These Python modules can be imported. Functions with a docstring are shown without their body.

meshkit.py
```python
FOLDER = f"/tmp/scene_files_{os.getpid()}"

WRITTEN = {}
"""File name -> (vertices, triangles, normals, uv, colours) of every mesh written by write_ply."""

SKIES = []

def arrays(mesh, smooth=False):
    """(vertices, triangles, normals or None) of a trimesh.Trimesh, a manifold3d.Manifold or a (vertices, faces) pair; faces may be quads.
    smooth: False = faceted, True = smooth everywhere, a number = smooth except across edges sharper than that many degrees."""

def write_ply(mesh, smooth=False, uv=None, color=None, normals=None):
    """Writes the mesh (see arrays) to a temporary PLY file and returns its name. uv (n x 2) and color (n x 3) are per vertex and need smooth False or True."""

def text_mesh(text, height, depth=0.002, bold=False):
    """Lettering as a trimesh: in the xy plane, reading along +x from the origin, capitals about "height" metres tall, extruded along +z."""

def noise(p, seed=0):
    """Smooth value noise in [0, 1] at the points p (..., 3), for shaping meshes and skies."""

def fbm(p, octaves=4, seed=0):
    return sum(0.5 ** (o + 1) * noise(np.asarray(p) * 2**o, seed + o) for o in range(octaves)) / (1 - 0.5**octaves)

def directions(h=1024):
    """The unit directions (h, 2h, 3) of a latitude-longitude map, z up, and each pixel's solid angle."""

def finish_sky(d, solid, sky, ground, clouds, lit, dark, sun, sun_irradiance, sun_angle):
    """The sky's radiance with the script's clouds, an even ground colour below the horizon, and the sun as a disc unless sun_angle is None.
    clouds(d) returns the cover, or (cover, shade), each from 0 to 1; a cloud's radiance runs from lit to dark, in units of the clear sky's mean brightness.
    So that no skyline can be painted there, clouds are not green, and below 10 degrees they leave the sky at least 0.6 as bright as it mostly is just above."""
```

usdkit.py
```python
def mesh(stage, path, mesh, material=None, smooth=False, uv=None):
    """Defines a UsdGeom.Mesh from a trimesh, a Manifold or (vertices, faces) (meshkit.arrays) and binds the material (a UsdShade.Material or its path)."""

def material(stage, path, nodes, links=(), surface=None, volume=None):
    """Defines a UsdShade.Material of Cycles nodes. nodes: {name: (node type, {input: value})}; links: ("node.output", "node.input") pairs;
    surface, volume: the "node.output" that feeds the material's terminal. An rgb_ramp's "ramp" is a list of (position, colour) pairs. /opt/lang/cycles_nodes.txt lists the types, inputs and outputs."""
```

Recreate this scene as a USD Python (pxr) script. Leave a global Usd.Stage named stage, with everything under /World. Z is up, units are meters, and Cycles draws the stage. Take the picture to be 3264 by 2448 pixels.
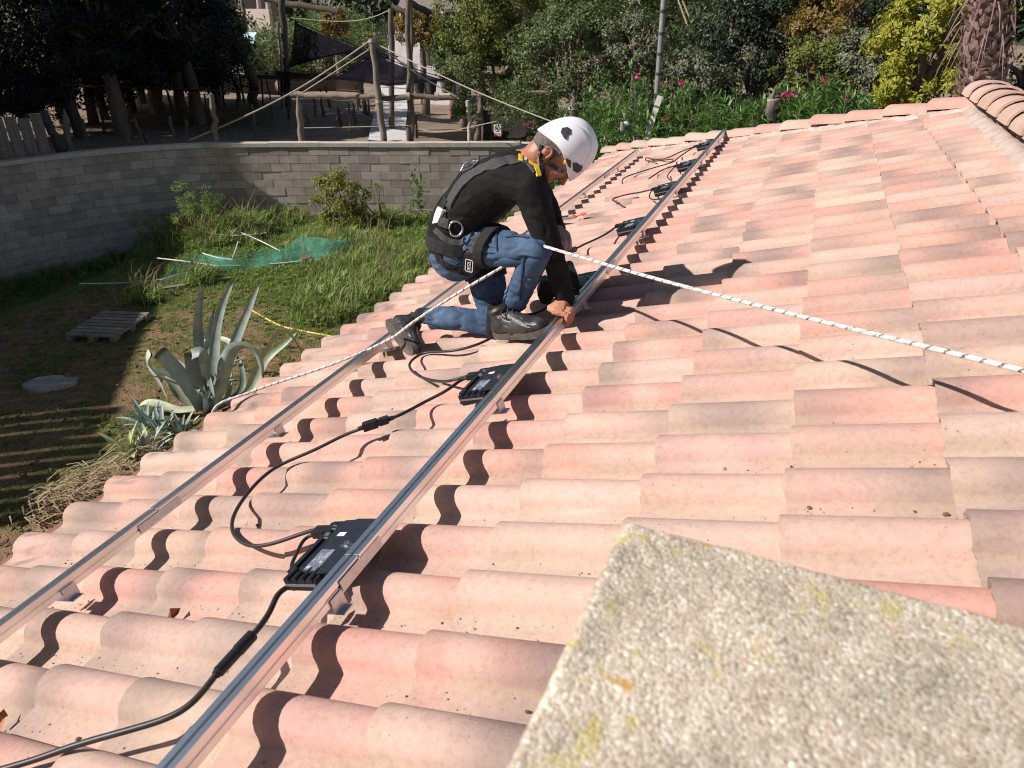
import math, random
import numpy as np
import trimesh
import manifold3d as m3
from shapely.geometry import Polygon, LineString
import usdkit, meshkit
from pxr import Usd, UsdGeom, UsdLux, UsdShade, Gf, Sdf, Vt

stage = Usd.Stage.CreateInMemory()
UsdGeom.SetStageUpAxis(stage, UsdGeom.Tokens.z)
UsdGeom.SetStageMetersPerUnit(stage, 1.0)
UsdGeom.Xform.Define(stage, '/World')
UsdGeom.Scope.Define(stage, '/World/Looks')

# ------------------------------------------------------------------ camera, sky, sun, exposure
CAMZ = 5.0                                    # the eye stands 5 m above the yard
F_PX = 2310.79
YAW, PITCH = math.radians(21.593), math.radians(27.823)
FW = np.array([-math.sin(YAW) * math.cos(PITCH), math.cos(YAW) * math.cos(PITCH), -math.sin(PITCH)])
RT = np.array([math.cos(YAW), math.sin(YAW), 0.0])
DN = np.cross(FW, RT)
EXPOSURE = 0.40
cam = UsdGeom.Camera.Define(stage, '/World/camera')
cam.CreateHorizontalApertureAttr(36.0); cam.CreateVerticalApertureAttr(27.0)
cam.CreateFocalLengthAttr(36.0 * F_PX / 3264.0)
cam.CreateClippingRangeAttr(Gf.Vec2f(0.05, 500))
cam.CreateExposureAttr(EXPOSURE); cam.CreateFStopAttr(7.0); cam.CreateFocusDistanceAttr(3.4)
_m = Gf.Matrix4d(*RT, 0, *(-DN), 0, *(-FW), 0, 0, 0, CAMZ, 1)
cam.AddTransformOp().Set(_m)

SUN = np.array([-0.66, -0.44, 0.61]); SUN /= np.linalg.norm(SUN)
dome = UsdLux.DomeLight.Define(stage, '/World/sky')
_sky = usdkit.material(stage, '/World/Looks/sky_look', {
    's': ('sky_texture', {'sky_type': 'single_scattering', 'sun_disc': False, 'sun_elevation': math.asin(SUN[2]), 'sun_rotation': math.atan2(SUN[0], SUN[1])}),
    'b': ('background_shader', {'strength': 0.05})}, [('s.color', 'b.color')], surface='b.background')
UsdShade.MaterialBindingAPI.Apply(dome.GetPrim()).Bind(_sky)
dome.GetPrim().SetCustomDataByKey('kind', 'structure')
dome.GetPrim().SetCustomDataByKey('label', 'clear bright daytime sky')
sun = UsdLux.DistantLight.Define(stage, '/World/sun')
sun.CreateIntensityAttr(1.25); sun.CreateNormalizeAttr(True); sun.CreateAngleAttr(0.53); sun.CreateColorAttr(Gf.Vec3f(1.0, 0.925, 0.89))
_z = SUN; _x = np.cross([0, 0, 1.0], _z); _x /= np.linalg.norm(_x); _y = np.cross(_z, _x)
sun.AddTransformOp().Set(Gf.Matrix4d(*_x, 0, *_y, 0, *_z, 0, 0, 0, 30, 1))

# ------------------------------------------------------------------ helpers
def unit(v): v = np.asarray(v, float); return v / max(np.linalg.norm(v), 1e-12)
AL = math.radians(17.6958); HROOF = 1.00084
RN = np.array([-math.sin(AL), 0, math.cos(AL)])          # roof normal
RV = np.array([math.cos(AL), 0, math.sin(AL)])           # up the slope
RU = np.array([0, 1.0, 0])                               # along the eave
def UV(u, v, t=0.0):                                     # a point over the roof: along eave, up slope, above the tile crests
    u, v, t = np.broadcast_arrays(np.asarray(u, float), v, t)
    p = u[..., None] * RU + v[..., None] * RV + t[..., None] * RN
    return p + np.array([0, 0, CAMZ - HROOF])
def ray(px, py): return (px - 1632) / F_PX * RT + (py - 1224) / F_PX * DN + FW
EYE = np.array([0, 0, CAMZ])
def at_y(px, py, y): d = ray(px, py); return EYE + d * (y / d[1])
def at_z(px, py, z): d = ray(px, py); return EYE + d * ((z - CAMZ) / d[2])
def roof_uv(px, py, t=0.0):
    d = ray(px, py); k = (-HROOF * math.cos(AL) + t) / (d @ RN); x = d * k
    return x[1], x[0] / math.cos(AL) + t * math.tan(AL)
def on_roof(px, py, t=0.0):
    d = ray(px, py); k = (-HROOF * math.cos(AL) + t) / (d @ RN); return EYE + d * k
def to_px(p):
    q = np.asarray(p, float) - EYE; z = q @ FW
    return np.stack([1632 + F_PX * (q @ RT) / z, 1224 + F_PX * (q @ DN) / z, z], -1)

_count = {}
def uname(parent, name):
    k = (str(parent), name); n = _count.get(k, 0); _count[k] = n + 1
    return f'{parent}/{name}' if n == 0 else f'{parent}/{name}_{n:03d}'
class T:
    def __init__(s, path, base): s.path, s.base = path, np.asarray(base, float)
def tagp(prim, label=None, cat=None, group=None, kind=None):
    for k, v in (('label', label), ('category', cat), ('group', group), ('kind', kind)):
        if v: prim.SetCustomDataByKey(k, v)
def thing(name, label, cat=None, base=(0, 0, 0), group=None, kind=None):
    path = uname('/World', name)
    x = UsdGeom.Xform.Define(stage, path); x.AddTranslateOp().Set(Gf.Vec3d(*map(float, base)))
    tagp(x.GetPrim(), label, cat, group, kind)
    return T(path, base)
def cat_(ms):
    ms = [m for m in ms if m is not None]
    return trimesh.util.concatenate([tm(m) for m in ms])
def tm(m):
    if isinstance(m, trimesh.Trimesh): return m
    if hasattr(m, 'to_mesh'):
        q = m.to_mesh(); return trimesh.Trimesh(q.vert_properties[:, :3], q.tri_verts, process=False)
    v, f = np.asarray(m[0], float), np.asarray(m[1], int)
    if f.shape[1] == 4: f = np.vstack([f[:, [0, 1, 2]], f[:, [0, 2, 3]]])
    return trimesh.Trimesh(v, f, process=False)
def addcol(g, col):
    UsdGeom.PrimvarsAPI(g).CreatePrimvar('col', Sdf.ValueTypeNames.Color3fArray, 'vertex').Set(Vt.Vec3fArray.FromNumpy(np.asarray(col, np.float32)))
def part(t, name, mesh, mat, smooth=False, label=None, col=None, kind=None, sub=None):
    m = tm(mesh).copy(); m.vertices = np.asarray(m.vertices) - t.base
    parent = sub or t.path
    path = uname(parent, name)
    g = usdkit.mesh(stage, path, m, mat, smooth=smooth)
    if col is not None: addcol(g, col)
    tagp(g.GetPrim(), label, None, None, kind)
    return path
def solo(name, mesh, mat, label=None, cat=None, group=None, kind=None, smooth=False, col=None, base=None):
    m = tm(mesh).copy()
    if base is None: base = [*m.vertices.mean(0)[:2], m.vertices[:, 2].min()]
    base = np.asarray(base, float); m.vertices = np.asarray(m.vertices) - base
    path = uname('/World', name)
    g = usdkit.mesh(stage, path, m, mat, smooth=smooth)
    g.AddTranslateOp().Set(Gf.Vec3d(*map(float, base)))
    if col is not None: addcol(g, col)
    tagp(g.GetPrim(), label, cat, group, kind)
    return path
def copy_of(path, name, label, cat, base, rotz=0, scale=1.0, group=None):
    p = uname('/World', name)
    x = UsdGeom.Xform.Define(stage, p); x.AddTranslateOp().Set(Gf.Vec3d(*map(float, base))); x.AddRotateZOp().Set(float(rotz)); x.AddScaleOp().Set(Gf.Vec3f(scale, scale, scale) if np.ndim(scale) == 0 else Gf.Vec3f(*map(float, scale)))
    return p
# shapes
def frame(d, up=(0, 0, 1)):
    d = unit(d); s = np.cross(d, up)
    if np.linalg.norm(s) < 1e-6: s = np.cross(d, (1, 0, 0))
    s = unit(s); return s, np.cross(s, d), d
def box(lo, hi):
    b = trimesh.creation.box(extents=np.subtract(hi, lo)); b.apply_translation(np.add(lo, hi) / 2); return b
def obox(o, ax, ay, az, lo, hi):                          # box in a local frame
    b = box(lo, hi); v = np.asarray(b.vertices)
    b.vertices = np.asarray(o) + v[:, :1] * np.asarray(ax) + v[:, 1:2] * np.asarray(ay) + v[:, 2:] * np.asarray(az); 
    if np.dot(np.cross(ax, ay), az) < 0: b.invert()
    return b
def tube(pts, r, n=8, cap=True, twist=None):
    pts = np.asarray(pts, float); k = len(pts); r = np.broadcast_to(np.asarray(r, float), (k,))
    tg = np.gradient(pts, axis=0); tg /= np.maximum(np.linalg.norm(tg, axis=1, keepdims=True), 1e-9)
    s, u, _ = frame(tg[0]); S = []
    for i in range(k):
        s = s - tg[i] * (s @ tg[i]); s = unit(s); S.append(s)
    S = np.array(S); U = np.cross(tg, S)
    a = np.arange(n) / n * 2 * np.pi
    v = pts[:, None] + r[:, None, None] * (np.cos(a)[None, :, None] * S[:, None] + np.sin(a)[None, :, None] * U[:, None])
    v = v.reshape(-1, 3); f = []
    i = np.arange(k - 1)[:, None] * n; j = np.arange(n)[None]; jn = (j + 1) % n
    q = np.stack([i + j, i + jn, i + n + jn, i + n + j], -1).reshape(-1, 4)
    f = np.vstack([q[:, [0, 1, 2]], q[:, [0, 2, 3]]])
    if cap:
        v = np.vstack([v, pts[0], pts[-1]]); a0, b0 = k * n, k * n + 1; jj = np.arange(n); jm = (jj + 1) % n
        f = np.vstack([f, np.stack([np.full(n, a0), jm, jj], 1), np.stack([np.full(n, b0), (k - 1) * n + jj, (k - 1) * n + jm], 1)])
    return trimesh.Trimesh(v, f, process=False)
def spline(pts, n=40):
    from scipy.interpolate import PchipInterpolator, CubicSpline
    pts = np.asarray(pts, float); d = np.r_[0, np.cumsum(np.linalg.norm(np.diff(pts, axis=0), axis=1) ** 0.7)]
    c = CubicSpline(d, pts, axis=0, bc_type='natural') if len(pts) > 2 else None
    t = np.linspace(0, d[-1], n)
    return c(t) if c is not None else pts[0] + (t / d[-1])[:, None] * (pts[1] - pts[0])
def post(a, b, r0, r1, seed=0, n=9, k=9, wob=0.25, point=0.0):
    rg = np.random.default_rng(seed); a, b = np.asarray(a, float), np.asarray(b, float)
    t = np.linspace(0, 1, k); p = a + t[:, None] * (b - a); L = np.linalg.norm(b - a)
    p[1:-1] += rg.normal(0, 1, (k - 2, 3)) * min(r0, 0.1) * wob
    r = r0 + (r1 - r0) * t
    r = r * rg.uniform(.92, 1.08, k)
    if point:
        w = t > 1 - point; r[w] *= np.maximum(.06, (1 - t[w]) / point)
    return tube(p, r, n)
def hull(ps):                                             # ps: (point, radius) spheres
    out = []
    for p, r in ps: out.append(m3.Manifold.sphere(float(r), 20).translate(tuple(map(float, p))))
    return m3.Manifold.batch_hull(out)
def grid_mesh(P):                                         # P (n, m, 3)
    n, m = P.shape[:2]; i = np.arange(n - 1)[:, None] * m; j = np.arange(m - 1)[None]
    q = np.stack([i + j, i + m + j, i + m + j + 1, i + j + 1], -1).reshape(-1, 4)
    return trimesh.Trimesh(P.reshape(-1, 3), np.vstack([q[:, [0, 1, 2]], q[:, [0, 2, 3]]]), process=False)
def rot_z(a): c, s = math.cos(a), math.sin(a); return np.array([[c, -s, 0], [s, c, 0], [0, 0, 1.0]])

# ------------------------------------------------------------------ materials
def look(name, c1, c2=None, scale=8.0, rough=0.8, bump=0.0, bscale=None, metal=0.0, detail=4, spec=0.4, col=False, dist=0.01, extra=None, coat=0.0, c3=None, sss=0, stretch=None):
    nodes = {'tc': ('texture_coordinate', {}), 'p': ('principled_bsdf', {'roughness': rough, 'metallic': metal, 'specular_ior_level': spec, 'coat_weight': coat})}
    links = []
    src = 'tc.object'
    if stretch is not None:
        nodes['mp'] = ('mapping', {'scale': stretch}); links.append(('tc.object', 'mp.vector')); src = 'mp.vector'
    if c2 is not None:
        nodes['n'] = ('noise_texture', {'scale': scale, 'detail': detail, 'roughness': 0.6})
        st = [(0.3, c1), (0.68, c2)] if c3 is None else [(0.28, c1), (0.5, c2), (0.7, c3)]
        nodes['r'] = ('rgb_ramp', {'ramp': st}); links += [(src, 'n.vector'), ('n.fac', 'r.fac')]
        out = 'r.color'
        if col:
            nodes['a'] = ('attribute', {'attribute': 'col'}); nodes['mx'] = ('mix', {'mix_type': 'multiply', 'fac': 1.0})
            links += [('a.color', 'mx.color1'), (out, 'mx.color2')]; out = 'mx.color'
        links.append((out, 'p.base_color'))
    elif col:
        nodes['a'] = ('attribute', {'attribute': 'col'}); links.append(('a.color', 'p.base_color'))
    else: nodes['p'][1]['base_color'] = c1
    if bump:
        nodes['nb'] = ('noise_texture', {'scale': bscale or scale * 4, 'detail': 5, 'roughness': 0.65}); nodes['b'] = ('bump', {'strength': bump, 'distance': dist})
        links += [(src, 'nb.vector'), ('nb.fac', 'b.height'), ('b.normal', 'p.normal')]
    return usdkit.material(stage, f'/World/Looks/{name}', nodes, links, surface='p.BSDF')
def leaf_look(name, c1, c2, rough=0.5, trans=0.35, col=False, spec=0.5):
    """two tones picked per leaf, some light passing through"""
    nodes = {'g': ('geometry', {}), 'r': ('rgb_ramp', {'ramp': [(0.0, c1), (1.0, c2)]}), 'p': ('principled_bsdf', {'roughness': rough, 'specular_ior_level': spec}), 't': ('translucent_bsdf', {}), 'm': ('mix_closure', {'fac': trans})}
    links = [('g.random_per_island', 'r.fac')]
    out = 'r.color'
    if col:
        nodes['a'] = ('attribute', {'attribute': 'col'}); nodes['mx'] = ('mix', {'mix_type': 'multiply', 'fac': 1.0}); links += [('a.color', 'mx.color1'), (out, 'mx.color2')]; out = 'mx.color'
    links += [(out, 'p.base_color'), (out, 't.color'), ('p.BSDF', 'm.closure1'), ('t.BSDF', 'm.closure2')]
    return usdkit.material(stage, f'/World/Looks/{name}', nodes, links, surface='m.closure')
# ------------------------------------------------------------------ the roof
def clay_look():
    nodes = {'tc': ('texture_coordinate', {}), 'g': ('geometry', {}), 'a': ('attribute', {'attribute': 'col'}),
             'n': ('noise_texture', {'scale': 60.0, 'detail': 6, 'roughness': .7}), 'r': ('rgb_ramp', {'ramp': [(.25, (.78, .76, .74)), (.5, (1, 1, 1)), (.78, (1.14, 1.12, 1.1))]}),
             'm': ('mix', {'mix_type': 'multiply', 'fac': 1.0}),
             'v': ('voronoi_texture', {'scale': 42.0, 'randomness': 1.0}), 'vr': ('rgb_ramp', {'ramp': [(0, (1, 1, 1)), (.07, (1, 1, 1)), (.12, (0, 0, 0)), (1, (0, 0, 0))]}),
             'n2': ('noise_texture', {'scale': 5.0, 'detail': 3}), 'n2r': ('rgb_ramp', {'ramp': [(.5, (0, 0, 0)), (.62, (1, 1, 1))]}),
             'mk': ('mix', {'mix_type': 'multiply', 'fac': 1.0}), 'sp': ('mix', {'mix_type': 'mix', 'color2': (.2, .15, .11)}),
             'nd': ('noise_texture', {'scale': 1.7, 'detail': 5, 'roughness': .62}), 'ndr': ('rgb_ramp', {'ramp': [(.5, (0, 0, 0)), (.75, (.45, .45, .45))]}),
             'du': ('mix', {'mix_type': 'mix', 'color2': (.46, .36, .27)}),
             'nb': ('noise_texture', {'scale': 190.0, 'detail': 5, 'roughness': .7}), 'b': ('bump', {'strength': .35, 'distance': .004}),
             'p': ('principled_bsdf', {'roughness': .85, 'specular_ior_level': .25})}
    links = [('g.position', 'n.vector'), ('n.fac', 'r.fac'), ('a.color', 'm.color1'), ('r.color', 'm.color2'),
             ('g.position', 'v.vector'), ('v.distance', 'vr.fac'), ('g.position', 'n2.vector'), ('n2.fac', 'n2r.fac'), ('vr.color', 'mk.color1'), ('n2r.color', 'mk.color2'),
             ('g.position', 'nd.vector'), ('nd.fac', 'ndr.fac'), ('ndr.color', 'du.fac'), ('m.color', 'du.color1'),
             ('mk.color', 'sp.fac'), ('du.color', 'sp.color1'), ('sp.color', 'p.base_color'), ('g.position', 'nb.vector'), ('nb.fac', 'b.height'), ('b.normal', 'p.normal')]
    return usdkit.material(stage, '/World/Looks/clay_look', nodes, links, surface='p.BSDF')
CLAY = clay_look()
MORTAR = look('mortar_look', (.38, .29, .235), (.54, .45, .385), 9, .95, .8, 60, dist=.01)
PITCH_U, COURSE, U0, V0 = 0.2, 0.34568, 1.9553, -1.6498
EAVE_J = -3
def u_hip(v): return 7.50 - 0.95 * v
RIDGE_V = 1.2
def profile(n_roll=11):
    a = [-0.022, 0.0, 0.03, 0.06, 0.079]; h = [-.060, -.0575, -.0565, -.0555, -.0515]
    th = np.linspace(np.pi * .93, 0.04, n_roll)
    ra = 0.1425 + .0585 * np.cos(th); rh = -.055 + .055 * np.sin(th) ** .9
    return np.r_[a, ra], np.r_[h, rh]
PA, PH = profile()
_inner = np.r_[PH[:5] - .012, PH[5:] - .013]
PINK, CREAM, SMOKE, ROSE = np.array([.57, .308, .25]), np.array([.57, .395, .315]), np.array([.235, .178, .155]), np.array([.56, .36, .295])
def tile_mesh(k, j, rg, rows=7):
    L = COURSE + .055
    s = np.linspace(0, 1, rows) * L
    du, dv, dt = rg.normal(0, .0025), rg.normal(0, .004), rg.normal(0, .0012)
    yaw = rg.normal(0, .006)
    u0 = U0 + k * PITCH_U - .1425 + du; v0 = V0 + j * COURSE + dv
    taper = 1 - .05 * s / L
    A = PA[None, :] * 1.0; A = .1425 + (PA[None, :] - .1425) * np.where(PA[None, :] > .08, taper[:, None], 1)
    H = np.where(PA[None, :] > .08, -.055 + (PH[None, :] + .055) * (1 - .06 * s[:, None] / L), PH[None, :])
    drop = -.019 * s / COURSE
    edge = rg.normal(0, .0015, PA.shape)
    V = s[:, None] + np.where(np.arange(rows)[:, None] == 0, edge[None, :], 0)
    u, v, t = u0 + A + yaw * s[:, None], v0 + V, H + drop[:, None] + dt
    P = UV(u, v, t); m = len(PA)
    top = P.reshape(-1, 3)
    # front lip and a strip of underside
    th = np.where(PA > .08, .013, .011)
    cen = np.where(PA > .08, 1, 0)
    ua = u[0] + np.where(PA > .08, (.1425 - PA) * .20, 0); ta = t[0] - th * np.where(PA > .08, np.sqrt(np.clip(1 - ((PA - .1425) / .075) ** 2, .1, 1)), 1)
    lip = UV(ua, v[0] + .001, ta); und = UV(ua, v[0] + .07, ta - .004)
    vert = np.vstack([top, P[0], lip, lip, und])
    f = []
    def quads(o1, o2, flip):
        for i in range(m - 1):
            a, b, c, d = o1 + i, o1 + i + 1, o2 + i + 1, o2 + i
            f.extend([[a, b, c], [a, c, d]] if not flip else [[a, c, b], [a, d, c]])
    for r in range(rows - 1): quads(r * m, (r + 1) * m, True)
    n0 = rows * m
    quads(n0, n0 + m, False); quads(n0 + 2 * m, n0 + 3 * m, False)
    # colour: base tone, cream bands, smoky flame marks
    base = PINK * (1 - .0) if rg.random() < .55 else (ROSE if rg.random() < .6 else CREAM)
    base = base * rg.uniform(.92, 1.06) * np.array([1, rg.uniform(.97, 1.04), rg.uniform(.97, 1.03)])
    ss = s[:, None] / COURSE; aa = PA[None, :] / PITCH_U
    C = np.broadcast_to(base, (rows, m, 3)).copy()
    def blend(w, col):
        nonlocal C
        w = np.clip(w, 0, 1)[..., None]; C = C * (1 - w) + col * w
    for _ in range(rg.integers(1, 3)):
        c, wd = rg.uniform(-.1, 1.1), rg.uniform(.15, .35); blend(rg.uniform(.3, .9) * np.exp(-((ss + .25 * (aa - .5) - c) / wd) ** 2), CREAM * rg.uniform(.92, 1.08))
    q = rg.random()
    if q < .62:
        c = rg.choice([-.02, .98, .5, .25], p=[.38, .32, .15, .15]); wd = rg.uniform(.24, .52); blend(rg.uniform(.5, .95) * np.exp(-(np.abs(ss + .3 * (aa - .6) * rg.uniform(-1, 1) - c) / wd) ** 2.5), SMOKE * rg.uniform(.9, 1.35))
    elif q < .80:
        blend(rg.uniform(.25, .5) * np.exp(-((ss - rg.uniform(0, 1)) / rg.uniform(.3, .6)) ** 2) * np.ones_like(aa), np.array([.36, .29, .25]))
    elif q < .82: blend(np.full((rows, m), .6), SMOKE * 1.15)
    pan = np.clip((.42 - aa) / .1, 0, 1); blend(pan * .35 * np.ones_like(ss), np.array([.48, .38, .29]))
    nz = meshkit.noise(np.stack([u * 9, v * 9, v * 0], -1), 3); blend(np.exp(-((aa - .40) / .035) ** 2) * np.clip(nz * 1.6 - .45, 0, .75), np.array([.36, .27, .19]))
    if j == EAVE_J: blend(np.clip(meshkit.noise(np.stack([u * 60, v * 60, v * 0], -1), 5) * 2.4 - 1.35, 0, .7) * (ss < .45), np.array([.13, .11, .10]))
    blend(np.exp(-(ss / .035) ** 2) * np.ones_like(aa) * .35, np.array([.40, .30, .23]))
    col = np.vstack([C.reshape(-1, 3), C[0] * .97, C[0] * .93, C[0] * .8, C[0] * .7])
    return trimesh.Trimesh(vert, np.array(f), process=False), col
house = thing('tiled_house', 'house with a shallow hipped roof of pink and cream clay barrel tiles', 'house', (0, 3, 0))
rg = np.random.default_rng(7)
tiles = []
for j in range(EAVE_J, 9):
    for k in range(-10, 46):
        u, v = U0 + k * PITCH_U, V0 + j * COURSE
        if u > u_hip(v) + .14 or v > RIDGE_V - .05: continue
        m, c = tile_mesh(k, j, rg, rows=9 if u < 6 else 6)
        # trim at the hip and the ridge, under the caps
        q = m.vertices - np.array([0, 0, CAMZ - HROOF]); uu, vv = q[:, 1], q @ RV
        bad = (uu > u_hip(vv) + .05) | (vv > RIDGE_V + .03)
        keep = ~bad[m.faces].any(1)
        if keep.sum() < 12: continue
        if not keep.all():
            m.update_faces(keep); m.remove_unreferenced_vertices_ = None
            used = np.unique(m.faces); remap = np.full(len(m.vertices), -1); remap[used] = np.arange(len(used))
            m = trimesh.Trimesh(m.vertices[used], remap[m.faces], process=False); c = c[used]
        px = to_px(m.vertices); inside = ((px[:, 0] > 0) & (px[:, 0] < 3264) & (px[:, 1] > 0) & (px[:, 1] < 2448) & (px[:, 2] > .1)).mean()
        ce = to_px(UV(u, v + .17))
        hid = ce[0] > 2020 + max(0, (2448 - ce[1]) * 0) and ce[1] > 1690 + (ce[0] - 1990) * .26
        size = 0 if inside < .05 or hid else inside * 1 / max(px[:, 2].mean(), .3) ** 2
        tiles.append((size, m, c))
order = sorted(range(len(tiles)), key=lambda i: -tiles[i][0])
named = set(order[:296]); rest = []
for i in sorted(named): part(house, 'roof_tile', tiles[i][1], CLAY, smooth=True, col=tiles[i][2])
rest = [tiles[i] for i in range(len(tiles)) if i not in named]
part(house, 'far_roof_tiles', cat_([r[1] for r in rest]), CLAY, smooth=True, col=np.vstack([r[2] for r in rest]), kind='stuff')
# decks under the tiles (this slope, the hip end, the back slope)
DECK = look('deck_look', (.30, .20, .15), (.38, .27, .2), 6, .9)
zr = UV(0, RIDGE_V)[2] - .05
ev = V0 + EAVE_J * COURSE
c1, c2 = UV(-2.5, ev + .03, -.085), UV(u_hip(ev) - .05, ev + .03, -.085)
r1, r2 = UV(-2.5, RIDGE_V, -.085), UV(u_hip(RIDGE_V) - .05, RIDGE_V, -.085)
back = lambda p: np.array([2 * r1[0] - p[0], p[1], p[2]])
dk = trimesh.Trimesh([c1, c2, r2, r1, back(c2), back(c1)], [[0, 1, 2], [0, 2, 3], [1, 4, 2], [4, 5, 3], [4, 3, 2]], process=False)
part(house, 'roof_deck', dk, DECK)
# back slope tiles near the ridge, one mass (only its first rows show)
bt = []; bc = []
for j in range(5, 8):
    for k in range(6, 22):
        m, c = tile_mesh(k, j, rg, rows=4); v = np.asarray(m.vertices).copy(); v[:, 0] = 2 * r1[0] - v[:, 0]
        m = trimesh.Trimesh(v, m.faces[:, ::-1], process=False); q = (m.vertices[:, 0] > r1[0] - .02) & (m.vertices[:, 1] < u_hip(RIDGE_V) - .2)
        keep = q[m.faces].all(1)
        if keep.sum() < 10: continue
        used = np.unique(m.faces[keep]); remap = np.full(len(v), -1); remap[used] = np.arange(len(used))
        bt.append(trimesh.Trimesh(v[used], remap[m.faces[keep]], process=False)); bc.append(c[used])
part(house, 'back_roof_tiles', cat_(bt), CLAY, smooth=True, col=np.vstack(bc), kind='stuff')
# cap tiles
def cap_tile(a, b, up, r0, r1, rgc, side, n=13):
    a, b = np.asarray(a, float), np.asarray(b, float); d = unit(b - a); s = unit(np.cross(d, up)); w = np.cross(s, d)
    th = np.linspace(0, np.pi, n); rows = 5; P = []
    for i in range(rows):
        t = i / (rows - 1); r = r0 + (r1 - r0) * t; c = a + (b - a) * t
        P.append(c + r * 1.05 * np.cos(th)[:, None] * s + r * .78 * np.sin(th)[:, None] * w)
    P = np.array(P); I = P[0] - .014 * (np.cos(th)[:, None] * s + np.sin(th)[:, None] * w)
    I2 = I + d * .05
    v = np.vstack([P.reshape(-1, 3), P[0], I, I, I2]); g = grid_mesh(np.array(P)).faces; f = [g]
    def strip(o1, o2): 
        i = np.arange(n - 1); q = np.stack([o1 + i, o1 + i + 1, o2 + i + 1, o2 + i], 1); return np.vstack([q[:, [0, 1, 2]], q[:, [0, 2, 3]]])
    f += [strip(rows * n, rows * n + n), strip(rows * n + 2 * n, rows * n + 3 * n)]
    m = trimesh.Trimesh(v, np.vstack(f), process=False)
    base = [CREAM * 1.0, np.array([.55, .40, .32]), np.array([.42, .34, .28]), PINK * .95][rgc.integers(0, 4)] * rgc.uniform(.9, 1.12)
    base = base * .62 + np.array([.44, .30, .245]) * .3
    ns = meshkit.noise(v * 9 + 3)[:, None]
    return m, base * (.85 + .3 * ns)
hv0, hv1 = ev - .02, RIDGE_V - .05
hp = lambda q: UV(u_hip(hv0 + (hv1 - hv0) * q), hv0 + (hv1 - hv0) * q, .0)
NH = 14
for i in range(NH):
    a, b = hp(i / NH), hp((i + 1.16) / NH)
    m, c = cap_tile(a + RN * (-.004 + rg.normal(0, .005)) + rg.normal(0, .006, 3), b - RN * .026, (0, 0, 1), .108, .090, rg, 0)
    part(house, 'hip_cap_tile', m, CLAY, smooth=True, col=c)
rz = UV(0, RIDGE_V, 0)
for i in range(16):
    y0 = 6.75 - i * .36
    a, b = np.array([rz[0] + rg.normal(0, .006), y0 - .40, rz[2] + .03]), np.array([rz[0], y0, rz[2] + .015])
    if b[1] < .4: break
    m, c = cap_tile(a, b, (0, 0, 1), .150, .132, rg, 0); part(house, 'ridge_cap_tile', m, CLAY, smooth=True, col=c)
# mortar bedding along hip and ridge
def mortar_strip(p, q, width, thick, n, seed, up):
    rr = np.random.default_rng(seed); t = np.linspace(0, 1, n); P = np.asarray(p) + t[:, None] * (np.asarray(q) - p); d = unit(np.asarray(q) - p); s = unit(np.cross(d, up)); rows = []
    for k, (o, h) in enumerate([(-1, -.9), (-.6, .5), (0, 1), (.6, .5), (1, -.9)]):
        w = width * (1 + .45 * (meshkit.noise(np.c_[t * n * .35, np.full(n, seed), np.full(n, o * 3)]) - .5) * 2)
        rows.append(P + s * (o * w)[:, None] + np.asarray(up) * (thick * h * rr.uniform(.7, 1.2, n))[:, None])
    return grid_mesh(np.array(rows).transpose(1, 0, 2)[::-1])
part(house, 'hip_mortar', mortar_strip(UV(u_hip(hv0) - .11, hv0 + .02, -.03), UV(u_hip(hv1) - .13, hv1, -.03), .075, .035, 150, 3, RN), MORTAR, smooth=True)
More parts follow.
